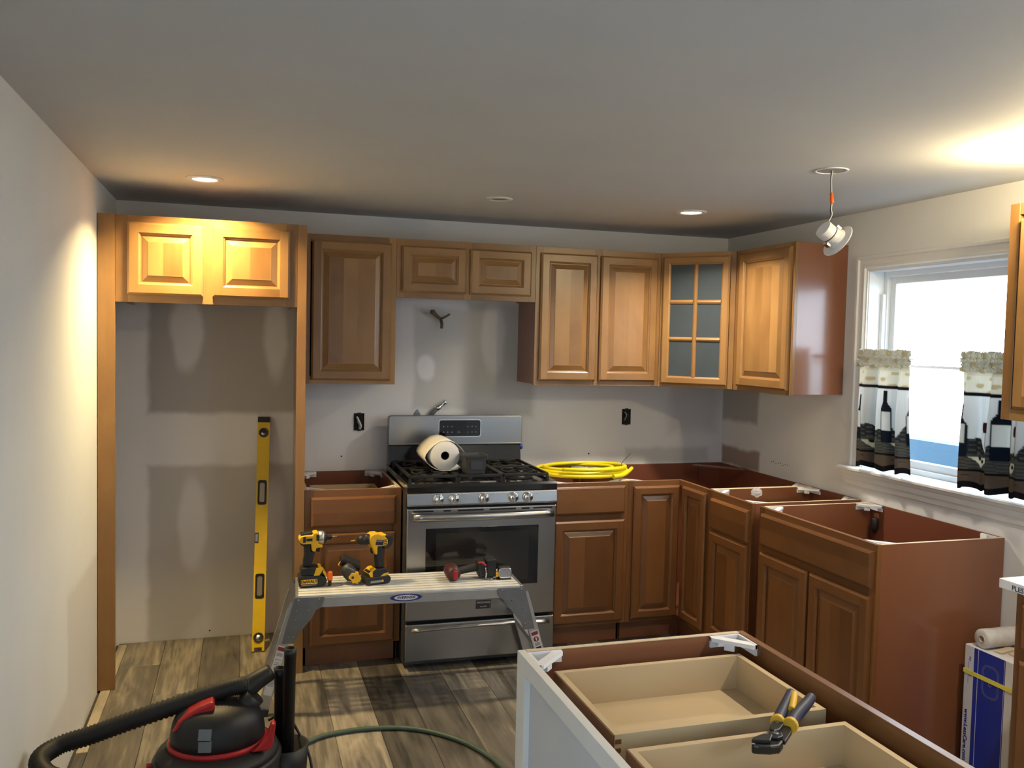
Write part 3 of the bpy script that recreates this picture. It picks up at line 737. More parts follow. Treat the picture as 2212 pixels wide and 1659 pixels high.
# island: base cabinet seen from above with two drawer boxes
t = thing('island_cabinet', 'unfinished open-topped island cabinet holding two drawer boxes in the foreground', 'cabinet', (1.24, -2.89, 0))
IL = 1.02; IW = .609
for a_ in (-.014, -IL): MB().box(.020, a_, .10, IW - .019, a_ + (.012 if a_ > -.1 else .014), .8745, 'x').build('end_panel', 'laminate', t)
MB().box(.02, -IL + .015, .10, IW - .02, -.015, .116).build('bottom_panel', 'laminate', t)
for a_, b_ in ((-.0145, -.0015), (-IL, -IL + .0145)): MB().box(.020, a_, .8745, IW - .019, b_, .8765, 'x').build('top_edge', 'edge', t)
m = MB().box(0, -.058, .001, .019, 0, .876, 'z').box(0, -IL, .001, .019, -IL + .058, .876, 'z').box(0, -IL + .058, .836, .019, -.058, .876, 'y').box(0, -IL + .058, .001, .019, -.058, .10, 'y')
m.build('pale_frame', 'pale', t, bevel=.001)
MB().box(.014, -IL + .058, .10, .018, -.058, .836).build('recessed_panel', 'pale_ply', t)
m = MB().box(IW - .019, -.04, .001, IW, 0, .876, 'z').box(IW - .019, -IL, .001, IW, -IL + .04, .876, 'z').box(IW - .019, -IL + .04, .822, IW, -.04, .876, 'y').box(IW - .019, -IL + .04, .10, IW, -.04, .16, 'y').box(IW - .014, -IL + .04, .16, IW - .004, -.04, .822)
m.build('stained_rail', 'maple_shaded', t, bevel=.001)
brace(t, (.020, -.0145, .874), 0); brace(t, (IW - .019, -.0145, .874), rad(-90))
for y0, y1 in ((-.405, -.066), (-.80, -.466)):
    dr = drawer_box(t, .072, .560, y0, y1, .745, .843, name='drawer')
    m = MB().box(.0685, y0 - .0005, .744, .0722, y1 + .0005, .8425, 'y', .3)
    m.build('stained_drawer_front', 'maple_shaded', dr)
    m = MB()
    for i in range(5): m.box(.074, y0 - .0012, .752 + i * .018, .0865, y0 + .003, .761 + i * .018)
    m.build('dovetail_joint', 'maple_shaded', dr)
for yy in (-.436, -.86):
    MB().box(.03, yy - .012, .70, IW - .02, yy + .012, .735).build('drawer_runner', 'raw', t)

# ---------------------------------------------------------------- range
R = thing('gas_range', 'freestanding stainless gas range with black cooktop between the base cabinets', 'range', (1.755, -.036, 0), rad(-0.8))
hw = .379
MB().box(-hw + .003, -.665, .02, hw - .003, -.012, .872).build('body', 'steel_side', R)
m = MB()
for sx in (-1, 1):
    for yy in (-.60, -.08): m.lathe([(.014, .001), (.014, .004), (.009, .006), (.009, .022)], 10, Matrix.Translation((sx * .34, yy, 0)))
m.build('levelling_feet', 'bolt', R)
ck = MB().prism([(-.712, .872), (-.712, .900), (-.700, .912), (-.66, .914), (-.64, .903), (-.09, .903), (-.075, .914), (-.012, .914), (-.012, .872)], -hw, hw, 'x')
for sx in (-1, 1): ck.box(sx * (hw - .018), -.66, .902, sx * hw, -.075, .9135)
ck.build('cooktop', 'enamel', R, bevel=.002)
m = MB().prism([(-.60, 0), (-.60, 0)], 0, 0) if False else MB()
m.prism([(-.092, .914), (-.070, 1.018), (-.070, 1.180), (-.012, 1.180), (-.012, .914)], -hw + .002, hw - .002, 'x').build('riser', 'enamel', R, bevel=.004)
# stainless backguard face with rounded corners
def rrect(x0, x1, z0, z1, r, n=6):
    pts = []
    for cx, cz, a0 in ((x1 - r, z1 - r, 0), (x0 + r, z1 - r, 90), (x0 + r, z0 + r, 180), (x1 - r, z0 + r, 270)):
        for k in range(n + 1):
            a = rad(a0 + 90 * k / n); pts.append((cx + r * math.cos(a), cz + r * math.sin(a)))
    return pts
bg = MB().prism(rrect(-hw, hw, 1.026, 1.190, .012), -.092, -.068, 'y').build('backguard', 'steel', R, bevel=.006, bseg=3)
MB().box(-hw + .002, -.094, 1.026, hw - .002, -.074, 1.036).build('backguard_lip', 'steel', R, bevel=.003)
dp = MB().prism(rrect(-.100, .134, 1.073, 1.163, .012), -.0945, -.090, 'y').build('display_panel', 'glass_black', R, bevel=.001)
MB().prism(rrect(-.104, .138, 1.069, 1.167, .014), -.0930, -.0905, 'y').build('display_trim', 'chrome', R)
m = MB()
for i, x in enumerate((-.076, -.053, -.029, .062, .086, .108)):
    for z in (1.126, 1.095):
        m.box(x - .004, -.0950, z - .001, x + .004, -.0944, z + .0012); m.box(x - .0025, -.0950, z + .003, x + .0025, -.0944, z + .0045)
m.box(.002, -.0950, 1.094, .022, -.0944, 1.0955).box(.004, -.0950, 1.101, .014, -.0944, 1.1025)
m.build('display_print', 'ink_grey', dp)
cp = MB().prism([(-.716, .806), (-.722, .812), (-.716, .868), (-.706, .872), (-.66, .872), (-.66, .806)], -hw, hw, 'x').build('control_panel', 'steel', R, bevel=.004, bseg=3)
kn = MB().lathe([(.026, 0), (.0265, .004), (.024, .006)], 24)
kn.lathe([(.0225, .006), (.0215, .018), (.018, .021), (.0, .021)], 24)
k0 = None
for kx in (-.228, -.152, -.003, .148, .223):
    if k0 is None:
        k0 = kn.build('knob', 'chrome', cp, (kx, -.7195, .839), (rad(90), 0, 0)); 
        kb = MB().box(-.0045, -.022, .017, .0045, .022, .029).build('knob_grip', 'chrome', cp, (kx, -.7195, .839), (rad(90), 0, 0), bevel=.0015); g0 = kb
    else:
        copy_part(k0, cp, (kx, -.7195, .839)); copy_part(g0, cp, (kx, -.7195, .839))
m = MB()
for kx in (-.262, -.118, .03, .112, .262): m.box(kx, -.7207, .855, kx + .020, -.7197, .8562).box(kx, -.7205, .851, kx + .012, -.7195, .852)
m.build('knob_print', 'ink_grey', cp)
dr = MB().box(-hw + .001, -.712, .247, hw - .001, -.667, .795).build('oven_door', 'steel', R, bevel=.006, bseg=3)
m = MB()
for a, b in ((-.35, -.25), (-.20, -.165), (-.13, .0), (.03, .165), (.195, .235), (.255, .355)):
    m.box(a, -.7130, .778, b, -.711, .785)
m.box(-.32, -.7130, .730, -.24, -.711, .735).box(.25, -.7130, .742, .33, -.711, .747)
m.build('vent_slots', 'gap', dr)
fx = MB().box(-.285, -.7142, .402, .285, -.7115, .697).build('window_border', 'glass_black', dr, bevel=.001)
MB().prism(rrect(-.235, .235, .425, .672, .006, 2), -.7150, -.7138, 'y').build('oven_window', 'glass_window', dr)
m = MB().box(-.287, -.7150, .395, .287, -.7115, .402); m.build('window_trim', 'steel', dr)
hb = []
for i in range(17):
    u = -1 + i / 8; hb.append((u * .352, -.745 - .020 * (1 - u * u), .757))
rows = []
for p in hb:
    rows.append([(p[0], p[1] + .010 * math.cos(2 * math.pi * k / 12), p[2] + .017 * math.sin(2 * math.pi * k / 12)) for k in range(12)])
m = MB(); m.grid(rows, closed=True, caps=True, flip=True)
for sx in (-1, 1): m.box(sx * .348, -.750, .745, sx * .325, -.711, .769)
m.build('oven_handle', 'steel', dr)
bd = MB().box(-.030, -.7140, .290, .046, -.7118, .332).build('badge', 'grey_plastic', dr)
text('FRIGIDAIRE', .0135, 'ink_white', dr, (.008, -.7143, .320), FRONT, .0002)
text('GALLERY', .0085, 'ink_white', dr, (.008, -.7143, .300), FRONT, .0002)
dw = MB().box(-hw + .001, -.712, .048, hw - .001, -.667, .232).build('storage_drawer', 'steel', R, bevel=.006, bseg=3)
m = MB(); rows = []
for i in range(17):
    u = -1 + i / 8; zc = .205 + .008 * (1 - u * u) - .004
    rows.append([(u * .35, -.7115, zc + .012), (u * .35, -.722, zc + .008), (u * .35, -.730, zc), (u * .35, -.724, zc - .006), (u * .35, -.7115, zc - .008)])
m.grid(rows, caps=True, smooth=True); m.build('drawer_pull', 'steel', dw)
# burners and grates
for bx, by, br in ((-.235, -.50, .045), (-.235, -.22, .036), (.235, -.50, .05), (.235, -.22, .034), (0, -.36, .045)):
    b = MB().lathe([(br + .03, .9035), (br + .028, .906), (br + .008, .908), (br, .914), (br * .9, .922), (br * .85, .924), (0, .924)], 24, Matrix.Translation((bx, by, 0))).build('burner', 'iron', R)
def grate(x0, x1, cents):
    m = MB(); s = .0065; zt = .944; zb = .930
    y0, y1 = -.635, -.098
    for xx in (x0, x1): m.box(xx - s, y0, zb, xx + s, y1, zt)
    for yy in (y0, y1, -.36): m.box(x0, yy - s, zb, x1, yy + s, zt)
    for xx in (x0, x1):
        for yy in (y0, -.36, y1): m.box(xx - s, yy - s, .904, xx + s, yy + s, zb)
    for cx, cy in cents:
        for k in range(4):
            a = rad(45 + 90 * k) if x1 - x0 > .18 else rad(90 * k)
            L = .030; E = .115 if x1 - x0 > .18 else .075
            mt = Matrix.Translation((cx, cy, 0)) @ Matrix.Rotation(a, 4, 'Z')
            m.box(L, -.005, zb + .004, E, .005, zt + .003, mtx=mt)
        rr = .085 if x1 - x0 > .18 else .06
        N = 20
        for k in range(N):
            a0, a1 = 2 * math.pi * k / N, 2 * math.pi * (k + 1) / N
            if k % 5 == 4: continue
            mt = Matrix.Translation((cx + rr * math.cos((a0 + a1) / 2), cy + rr * math.sin((a0 + a1) / 2), 0)) @ Matrix.Rotation((a0 + a1) / 2, 4, 'Z')
            m.box(-.005, -rr * .165, zb, .005, rr * .165, zt - .002, mtx=mt)
    return m.build('grate', 'iron', R, bevel=.002)
grate(-.352, -.122, [(-.235, -.50), (-.235, -.22)]); grate(-.108, .108, [(0, -.36)]); grate(.122, .352, [(.235, -.50), (.235, -.22)])
o = MB().lathe([(.0, 0), (.012, .002), (.016, .010), (.014, .020), (.0, .024)], 14).build('valve_handle', 'blue_plastic', R, (hw - .006, -.05, 1.005), (0, rad(90), 0))
o['label'] = 'small round blue knob at the side of the backguard'

# paper towel roll on the grates
t = thing('paper_towel_roll', 'white paper towel roll lying end-on on the cooktop, outer sheet loose', 'paper towel', (1.588, -.57, 1.0255), rad(-2))
rl = MB(); mt = Matrix.Rotation(rad(-90), 4, 'X')
rl.lathe([(.0215, 0), (.072, 0), (.074, .002), (.074, .277), (.072, .279), (.0215, .279)], 40, mt, closed=True)
rl.build('roll', 'paper', t)
MB().lathe([(.0195, .001), (.0213, .001), (.0213, .278), (.0195, .278)], 24, mt, closed=True).build('cardboard_core', 'card_tube', t)
zz = [(862, 842), (835, 800), (790, 745), (725, 695), (650, 662), (570, 650), (480, 668), (390, 722), (320, 790), (268, 860), (255, 910), (285, 975), (350, 1040), (440, 1090), (540, 1110), (640, 1108), (740, 1092), (800, 1050)]
S = 1 / 6.91 / 433
P2 = [((x - 562) * S, -(y - 880) * S) for x, y in zz]
P2 = [(x, max(z, -.0770)) for x, z in P2]
m = MB(); m.grid([[(x, .0 + a, z) for x, z in P2] for a in (.0, .07, .14, .21, .275)]); m.build('loose_sheet', 'paper', t, solid=.0012)
# grey bin
t = thing('plastic_bin', 'small open grey plastic bin standing on the cooktop grates', 'bin', (1.722, -.625, .9475), rad(3))
def rr3(w, d, r, z): return [(x, y, z) for x, y in rrect(-w / 2, w / 2, -d / 2, d / 2, r, 4)]
m = MB(); m.grid([rr3(.094, .094, .012, 0), rr3(.094, .094, .012, .001), rr3(.106, .106, .014, .078), rr3(.118, .118, .014, .080), rr3(.120, .120, .014, .092), rr3(.110, .110, .014, .092), rr3(.103, .103, .012, .078), rr3(.088, .088, .012, .004)], closed=True, caps=True, smooth=False)
m.build('bin_body', 'grey_plastic', t); MB().box(-.032, -.0545, .02, .032, -.049, .066).build('label_plate', 'grey_plastic', t, bevel=.002)

# yellow gas tube coil
t = thing('gas_tube_coil', 'bright yellow tubing coiled on the open base cabinet right of the range', 'tubing', (2.405, -.375, .8865))
pts = []
turns = 3.2; N = 52
for i in range(N + 1):
    u = i / N; a = rad(300) - u * turns * 2 * math.pi; q = math.sin(u * turns * 2.1 + .4)
    rx = .232 + .030 * q; ry = .180 + .042 * q
    z = .011 + .010 * u * turns + .006 * (1 - math.sin(a)) * (.3 + .5 * u)
    pts.append((rx * math.cos(a) - .012 + .016 * math.sin(u * 9), ry * math.sin(a) - .012 * math.cos(u * 7), z))
e = Vector(pts[-1])
m = MB().tube(pts, .0108, 10, 4); m.build('tube', 'gas_yellow', t)
m = MB().tube([(.10, -.205, .012), (.17, -.17, .014), (.23, -.11, .020), (.287, -.035, .028)], .0108, 10, 6); m.build('tube_end', 'gas_yellow', t)
m = MB().tube([(.185, -.145, -.0), (.205, -.110, .045), (.200, -.085, .062), (.262, -.075, .12)], .0018, 6, 5)
m.tube([(.185, -.145, 0.0), (.18, -.125, .02), (.195, -.095, .060)], .0018, 6, 4); m.build('wire_tie', 'wire_dark', t)
tx = MB()
for i in range(26):
    a = rad(-130 + i * 2.4); r1, r2 = .2385, .2205
    tx.box(-.002, -.0012, -.0012, .002, .0012, .0012, mtx=Matrix.Translation((.232 * math.cos(a), .2185 * math.sin(a), .030)) @ Matrix.Rotation(a + math.pi / 2, 4, 'Z'))
# crumpled film on the narrow base
m = MB(); random.seed(5); rows = []
for i in range(7):
    th = math.pi * i / 6; rows.append([(.030 * math.sin(th) * math.cos(a) * random.uniform(.5, 1.2), .022 * math.sin(th) * math.sin(a) * random.uniform(.5, 1.2), .024 - .024 * math.cos(th) * random.uniform(.8, 1.1)) for a in [k * math.pi / 5 for k in range(10)]])
m.grid(rows, closed=True, smooth=False)
o = m.build('crumpled_film', 'clear', None, (2.992, -1.185, .879)); tag(o, 'small crumpled piece of clear film on the narrow base cabinet', 'plastic film')
random.seed(11)

# ---------------------------------------------------------------- wall boxes, wires, gas pipe
def outlet(label, x, z, wire):
    t = thing('electrical_box', label, 'electrical box', (x, 0, z))
    m = MB(); w, h, d = .028, .047, .004
    m.box(-w, -d, -h, w, -.0005, -h + .003).box(-w, -d, h - .003, w, -.0005, h).box(-w, -d, -h, -w + .003, -.0005, h).box(w - .003, -d, -h, w, -.0005, h).box(-w, -.002, -h, w, -.0005, h)
    m.build('box_opening', 'gap', t)
    for sz in (-1, 1): MB().box(-.010, -.006, sz * h - .004, .010, -.003, sz * h + .004).build('mounting_ear', 'black', t)
    wire(t)
def wa(t):
    MB().tube([(.004, -.003, -.040), (.008, -.012, -.02), (-.006, -.016, .012), (-.014, -.010, .028)], .006, 8, 5).build('white_wire', 'wire_white', t)
    MB().tube([(-.002, -.003, -.038), (.0, -.010, -.02), (-.012, -.014, .006)], .0035, 8, 5).build('grey_wire', 'ink_grey', t)
def wb(t):
    MB().tube([(.012, -.003, -.03), (.010, -.014, .0), (.004, -.012, .02)], .004, 8, 5).build('dark_wire', 'wire_dark', t)
    MB().tube([(-.012, -.003, -.02), (-.006, -.018, .01), (-.014, -.01, .03)], .004, 8, 5).build('grey_wire', 'ink_grey', t)
outlet('open electrical box with a pale wire, on the wall left of the range', 1.229, 1.145, wa)
outlet('open electrical box with dark wires, on the wall above the yellow coil', 2.838, 1.166, wb)
t = thing('capped_cable', 'twisted capped cable ends sticking out of the wall above the range', 'cable', (1.672, 0, 1.73))
MB().tube([(0, 0, -.005), (-.01, -.025, .0), (-.035, -.04, .018), (-.052, -.045, .036)], .008, 8, 6, rfun=lambda i, n: .006 + .008 * i / n).build('cable', 'brass', t)
MB().tube([(0, 0, -.005), (.01, -.03, -.002), (.030, -.035, .008), (.050, -.035, .022)], .006, 8, 6).build('cable', 'brass', t)
MB().tube([(.003, -.02, -.01), (.006, -.035, -.035), (.004, -.036, -.060)], .009, 8, 5).build('cable', 'brass', t)
MB().tube([(-.046, -.045, .030), (-.060, -.05, .030)], .012, 8).build('wire_cap', 'brass', t)
t = thing('gas_connector', 'bent metal gas pipe end rising behind the range backguard', 'gas pipe', (1.652, -.045, 1.10))
MB().tube([(-.03, .044, .055), (-.028, .032, .065), (-.020, .022, .085), (.0, .019, .110), (.030, .018, .135)], .011, 10, 5).build('pipe', 'galv', t)
MB().lathe([(.012, 0), (.017, .004), (.017, .020), (.012, .028), (.012, .055), (.015, .058), (.015, .07), (.0, .07)], 12, Matrix.Translation((.005, .019, .116)) @ Matrix.Rotation(rad(52), 4, 'Y')).build('pipe_fitting', 'chrome', t)
MB().prism([(-.150, .03), (-.05, .03), (-.098, .115)], .038, .042, 'y').build('wall_flange', 'galv', t)

# ---------------------------------------------------------------- ceiling lights
def downlight(label, x, y, lit=True, hole=.062):
    t = thing('recessed_light', label, 'ceiling light', (x, y, H), 0, )
    m = MB().lathe([(hole - .014, -.003), (hole - .008, -.007), (hole + .012, -.004), (hole + .014, -.0005), (hole - .012, -.0005)], 40, closed=True)
    m.build('trim_ring', 'white_plastic', t)
    if lit: MB().lathe([(0.0, .0), (hole - .010, .0), (hole - .010, .003), (0, .003)], 36).build('lens', 'lens', t)
    else:
        m = MB(); m.lathe([(hole - .013, -.001), (hole - .013, .09), (0.0, .09)], 32); m.build('housing', 'can', t)
    return t
downlight('lit recessed ceiling light above the empty refrigerator alcove, leftmost', .452, -.827, hole=.064)
downlight('lit recessed ceiling light above the glass-door corner cabinet', 2.755, -.881, hole=.064)
downlight('unlit recessed ceiling can without lamp, between the two lit lights', 1.758, -.866, False, hole=.050)
downlight('lit recessed ceiling light over the island, outside the photo', 2.55, -3.35)
downlight('lit recessed ceiling light behind the camera position', .60, -5.40)
t = thing('dangling_light', 'white LED retrofit light dangling by its wires from the ceiling hole', 'ceiling light', (2.717, -2.02, H))
m = MB().lathe([(.052, -.001), (.052, .09), (0, .09)], 32); m.build('housing', 'can', t)
m = MB().lathe([(.0525, -.0005), (.0525, -.003), (.060, -.004), (.063, -.0005)], 36, closed=True); m.build('hole_rim', 'white_plastic', t)
MB().tube([(0, 0, .085), (0, 0, 0), (-.001, 0, -.03), (.002, 0, -.085)], .0022, 6, 4).build('black_wire', 'wire_dark', t)
MB().tube([(.004, .002, .085), (.005, 0, 0), (.001, 0, -.03), (.0045, 0, -.085)], .0022, 6, 4).build('white_wire', 'wire_white', t)
MB().lathe([(.004, 0), (.0065, -.002), (.0065, -.020), (.0075, -.022), (.0075, -.038), (.0055, -.040)], 10, Matrix.Translation((.004, 0, -.083)) @ Matrix.Rotation(rad(-6), 4, 'Y')).build('orange_connector', 'orange', t)
MB().tube([(.008, 0, -.122), (.006, 0, -.145), (.010, 0, -.165), (-.002, 0, -.188), (-.010, 0, -.205)], .0022, 6, 5).build('lead_wire', 'wire_white', t)
MB().tube([(.006, .003, -.122), (.004, .003, -.150), (.008, .003, -.165), (-.008, .003, -.200)], .0018, 6, 5).build('dark_lead', 'wire_dark', t)
# the lamp itself: axis tilted, lens towards lower right
lm = Matrix.Translation((.012, 0, -.243)) @ Matrix.Rotation(rad(122), 4, 'Y')
MB().lathe([(.0, -.046), (.033, -.046), (.034, -.044), (.034, -.012)], 28, lm, smooth=False).build('driver_housing', 'white_plastic', t)
MB().lathe([(.0345, -.012), (.0345, -.008)], 28, lm).build('dark_gasket', 'dark_red', t)
MB().lathe([(.034, -.008), (.036, .008), (.044, .024), (.066, .031), (.068, .034), (.050, .035), (.0, .035)], 36, lm, smooth=False).build('trim_and_lens', 'lens_off', t)
MB().box(-.004, -.012, 0, .004, .012, .020, mtx=lm @ Matrix.Translation((.040, 0, -.006))).build('spring_clip', 'chrome', t)
MB().box(-.004, -.012, 0, .004, .012, .020, mtx=lm @ Matrix.Translation((-.040, 0, -.006))).build('spring_clip', 'chrome', t)
# second dangling lamp, just beyond the right photo edge: the lit one
t = thing('lit_dangling_light', 'lit light dangling near the window wall, beyond the right photo edge', 'ceiling light', (3.09, -2.62, H))
MB().tube([(0, 0, -.001), (.003, 0, -.03), (0, 0, -.055)], .003, 6, 4).build('lead_wire', 'wire_white', t)
MB().lathe([(.0, -.055), (.022, -.057), (.026, -.070), (.026, -.082), (0, -.082)], 24).build('lamp_base', 'white_plastic', t)

# ---------------------------------------------------------------- curtains
def lerp(a, b, t): return tuple(x + (y - x) * t for x, y in zip(a, b))
def curtain(label, y0, y1, seed):
    """y0 far side; printed cloth: cream top, black line, bottles over a dark still life, brown band"""
    rnd = random.Random(seed); wv = y0 - y1; nu, nv = 120, 120
    ph = [rnd.uniform(0, 6.3) for _ in range(3)]
    zt, zb = 1.60, 1.055
    t = thing('cafe_curtain', label, 'curtain', (3.424, (y0 + y1) / 2, zb), 0)
    rows = []; cols = []
    cloth_w = wv * 1.15
    items = []
    for k in range(-1, 4):
        bx = .055 + k * .185
        items.append(('bottle', bx)); 
    def color(u, z):
        s = u * cloth_w; f = (zt - z) / (zt - zb)
        cream = (.76, .73, .64)
        c = cream
        if f < .16: c = (.70, .66, .56)
        if .29 < f < .31: return (.03, .03, .04)
        if f < .30:
            if math.sin(s * 55 + 7 * f) * math.sin(f * 60) > .55: c = (.62, .54, .38)
            return c
        c = lerp((.74, .74, .72), (.60, .60, .58), (f - .3) / .4)
        gz = f - .66 - .05 * math.sin(s * 38 + ph[0]) - .02 * math.sin(s * 90)
        if gz > 0: c = (.05, .055, .06) if math.sin(s * 150) * math.sin(f * 170) < .25 else (.13, .14, .13)
        if f > .74: c = (.10, .10, .095) if math.sin(f * 260 + math.sin(s * 40) * 2) < .5 else (.17, .165, .15)
        for k, (kind, bx) in enumerate(items):
            d = abs(s - bx - (.0 if k % 2 else .012)); top = .33 + .05 * (k % 2)
            wdt = 0
            if top < f < top + .09: wdt = .011
            elif f < top + .15: wdt = .011 + (f - top - .09) / .06 * .016 if f >= top + .09 else 0
            elif f < .80: wdt = .027
            if f > top and d < wdt and f < .76:
                c = (.02, .03, .05)
                if .50 + .02 * (k % 2) < f < .66 and d < .022: c = (.62, .61, .57)
        # wine glass + cheese wedge
        for gx in (.15, .335):
            d = abs(s - gx)
            if .50 < f < .58 and d < .018 * (1 - ((f - .54) / .05) ** 2 * .4): c = (.10, .035, .05)
            if .58 < f < .70 and d < .0025: c = (.25, .23, .22)
            wz = f - .76
            if 0 < wz < .075 and abs(s - gx + .02) < .042 * (1 - wz / .075) + .004:
                c = (.60, .56, .44)
                for qx, qz in ((-.03, .012), (-.01, .03)):
                    if (s - gx - qx) ** 2 + ((wz - qz) * .5) ** 2 < .00006: c = (.03, .03, .04)
        if f > .86: c = (.17, .13, .10)
        if .855 < f < .87 or f > .955: c = (.02, .02, .025)
        return c
    for j in range(nv + 1):
        z = zt - (zt - zb) * j / nv; row = []
        f = j / nv; amp = .010 + .016 * min(1, f * 2)
        for i in range(nu + 1):
            u = i / nu; fl_ = 1.0 + .05 * (f - .3)
            y = y0 - u * wv * (.95 + .05 * f)
            x = amp * math.sin(u * 17 + ph[0] + .6 * f) + .45 * amp * math.sin(u * 31 + ph[1]) + .004 * math.sin(f * 5 + ph[2])
            if f < .14: x = .009 * math.sin(u * 120 + 3 * math.sin(f * 90)) + .003 * math.sin(u * 61)
            zz = z + .006 * math.sin(u * 26 + ph[0] + 1) * (f > .9) - .025 * u * 0
            if f < .02: zz += .010 * abs(math.sin(u * 70))
            row.append((x, y - (y0 + y1) / 2, zz - zb)); cols.append(color(u, z))
        rows.append(row)
    m = MB(); m.grid(rows)
    o = m.build('printed_cloth', CLOTH, t)
    ca = o.data.color_attributes.new('print', 'FLOAT_COLOR', 'POINT')
    flat = []
    for c in cols: flat += [c[0], c[1], c[2], 1]
    ca.data.foreach_set('color', flat)
    o.modifiers.new('solid', 'SOLIDIFY').thickness = .001
    return t
def cloth_mat():
    m = D.materials.new('printed_curtain_cloth'); m.use_nodes = True; t = m.node_tree; b = t.nodes['Principled BSDF']
    b.inputs['Roughness'].default_value = .9; b.inputs['Specular IOR Level'].default_value = .1
    at = nn(t, 'ShaderNodeAttribute', attribute_name='print')
    nz = nn(t, 'ShaderNodeTexNoise', i_Scale=300.0); hs = nn(t, 'ShaderNodeMix', data_type='RGBA', blend_type='MULTIPLY'); hs.inputs['Factor'].default_value = .25
    t.links.new(at.outputs['Color'], hs.inputs['A']); t.links.new(nz.outputs['Color'], hs.inputs['B']); t.links.new(hs.outputs['Result'], b.inputs['Base Color'])
    tl = nn(t, 'ShaderNodeBsdfTranslucent'); mx = nn(t, 'ShaderNodeMixShader'); mx.inputs[0].default_value = .55
    t.links.new(hs.outputs['Result'], tl.inputs['Color']); t.links.new(b.outputs[0], mx.inputs[1]); t.links.new(tl.outputs[0], mx.inputs[2])
    t.links.new(mx.outputs[0], t.nodes['Material Output'].inputs[0]); return m
CLOTH = cloth_mat()
curtain('short wine-print cafe curtain on the left half of the window', -1.335, -1.695, 3)
curtain('short wine-print cafe curtain on the right half, beside the cropped cabinet', -1.960, -2.300, 8)
for lb, ya, yb in (('thin white curtain rod carrying the left cafe curtain', -1.312, -1.675), ('thin white curtain rod carrying the right cafe curtain', -2.30, -1.975)):
    t = thing('curtain_rod', lb, 'curtain rod', (3.444, ya, 1.566))
    MB().tube([(.0, 0, 0), (0, yb - ya, 0)], .003, 10).build('rod', 'white_paint', t)
    MB().box(-.004, -.004, -.010, .052, .004, .010).build('rod_bracket', 'white_paint', t)

# ---------------------------------------------------------------- spirit level
Lh = 1.204
t = thing('spirit_level', 'long yellow box level leaning against the wall in the refrigerator alcove', 'level', (.697, -.290, .0015), 0, rot=None)
lean = math.atan2(.262, 1.17)
t.rotation_euler = (-lean, rad(1.3), 0)
hwL = .0305; hd = .012
outl = []
m = MB()
cut = [(.265, .345), (.745, .845)] # slots (z)
def ring_slot(z0, z1): return rrect(-.018, .018, z0, z1, .012, 4)
m.box(-hwL, -hd, .004, -.019, hd, Lh - .03).box(.019, -hd, .004, hwL, hd, Lh - .03)
zs = [.022, .268, .385, .745, .865, Lh - .03]
for a, b in ((.022, .268), (.385, .745 + .0), (.865, Lh - .03)): m.box(-.019, -hd, a, .019, hd, b)
m.build('beam', 'level_yellow', t)
for z0, z1 in ((.268, .385), (.745, .865)):
    h_ = MB(); A = rrect(-.0225, .0225, z0 - .004, z1 + .004, .010, 4); B = rrect(-.0125, .0125, z0 + .009, z1 - .009, .010, 4)
    n = len(A)
    rows = [[(x, -hd - .0015, z) for x, z in A], [(x, -hd - .0015, z) for x, z in B], [(x, hd, z) for x, z in B], [(x, hd, z) for x, z in A], [(x, -hd - .0015, z) for x, z in A]]
    h_.grid(rows, closed=True, smooth=False, flip=True); h_.build('grip', 'black', t)
MB().box(-hwL - .001, -hd - .001, Lh - .03, hwL + .001, hd + .001, Lh).build('end_cap', 'black', t, bevel=.002)
for zc in (.072, Lh - .085):
    v = MB().lathe([(.015, 0), (.025, 0), (.025, .004), (.0215, .005), (.015, .003)], 28, Matrix.Translation((0, -hd, zc)) @ Matrix.Rotation(rad(90), 4, 'X'), closed=True).build('vial_ring', 'grey_plastic', t)
    MB().lathe([(0, 0), (.0215, 0), (.0215, .002), (0, .002)], 28, Matrix.Translation((0, -hd, zc)) @ Matrix.Rotation(rad(90), 4, 'X')).build('vial_window', 'steel', v)
m = MB().box(-hwL - .0005, -hd - .002, .545, -.012, -hd + .001, .598); v = m.build('vial_ring', 'grey_plastic', t, bevel=.004)
MB().box(-hwL + .003, -hd - .003, .552, -.016, -hd - .001, .591).build('vial_window', 'steel', v)

# ---------------------------------------------------------------- work platform
BX, BY, BZ = 1.344, -.935, .500
t = thing('work_platform', 'aluminium work platform with slatted deck carrying the cordless tools', 'work platform', (BX, BY, 0), rad(-3.1))
L2 = .502; DW = .150
ns = 8; pitch = 2 * DW / ns; s0 = None
for i in range(ns):
    y = -DW + pitch * (i + .5)
    if s0 is None: s0 = MB().box(-L2 + .012, -pitch / 2 + .0046, -.010, L2 - .012, pitch / 2 - .0046, 0).build('deck_slat', 'slat', t, (0, y, BZ), bevel=.001, bseg=1)
    else: copy_part(s0, t, (0, y, BZ))
for sx in (-1, 1):
    MB().box(sx * (L2 - .012), -DW, BZ - .012, sx * L2, DW, BZ + .001).build('deck_end', 'alu', t, bevel=.002)
rails = []
for sy in (-1, 1):
    MB().box(-L2, sy * (DW + .002), BZ - .052, L2, sy * (DW - .010), BZ - .0105).build('side_rail', 'alu', t, bevel=.001)
for i in range(7):
    x = -.42 + i * .14
    MB().box(x - .012, -DW + .011, BZ - .034, x + .012, DW - .011, BZ - .0105).build('deck_rib', 'alu', t)
GUS = [(-L2 - .004, BZ - .003), (-L2 + .118, BZ - .003), (-L2 + .122, BZ - .012), (-L2 + .108, BZ - .050), (-L2 + .088, BZ - .058), (-L2 + .068, BZ - .095), (-L2 + .010, BZ - .165), (-L2 - .005, BZ - .20), (-L2 - .056, BZ - .198)]
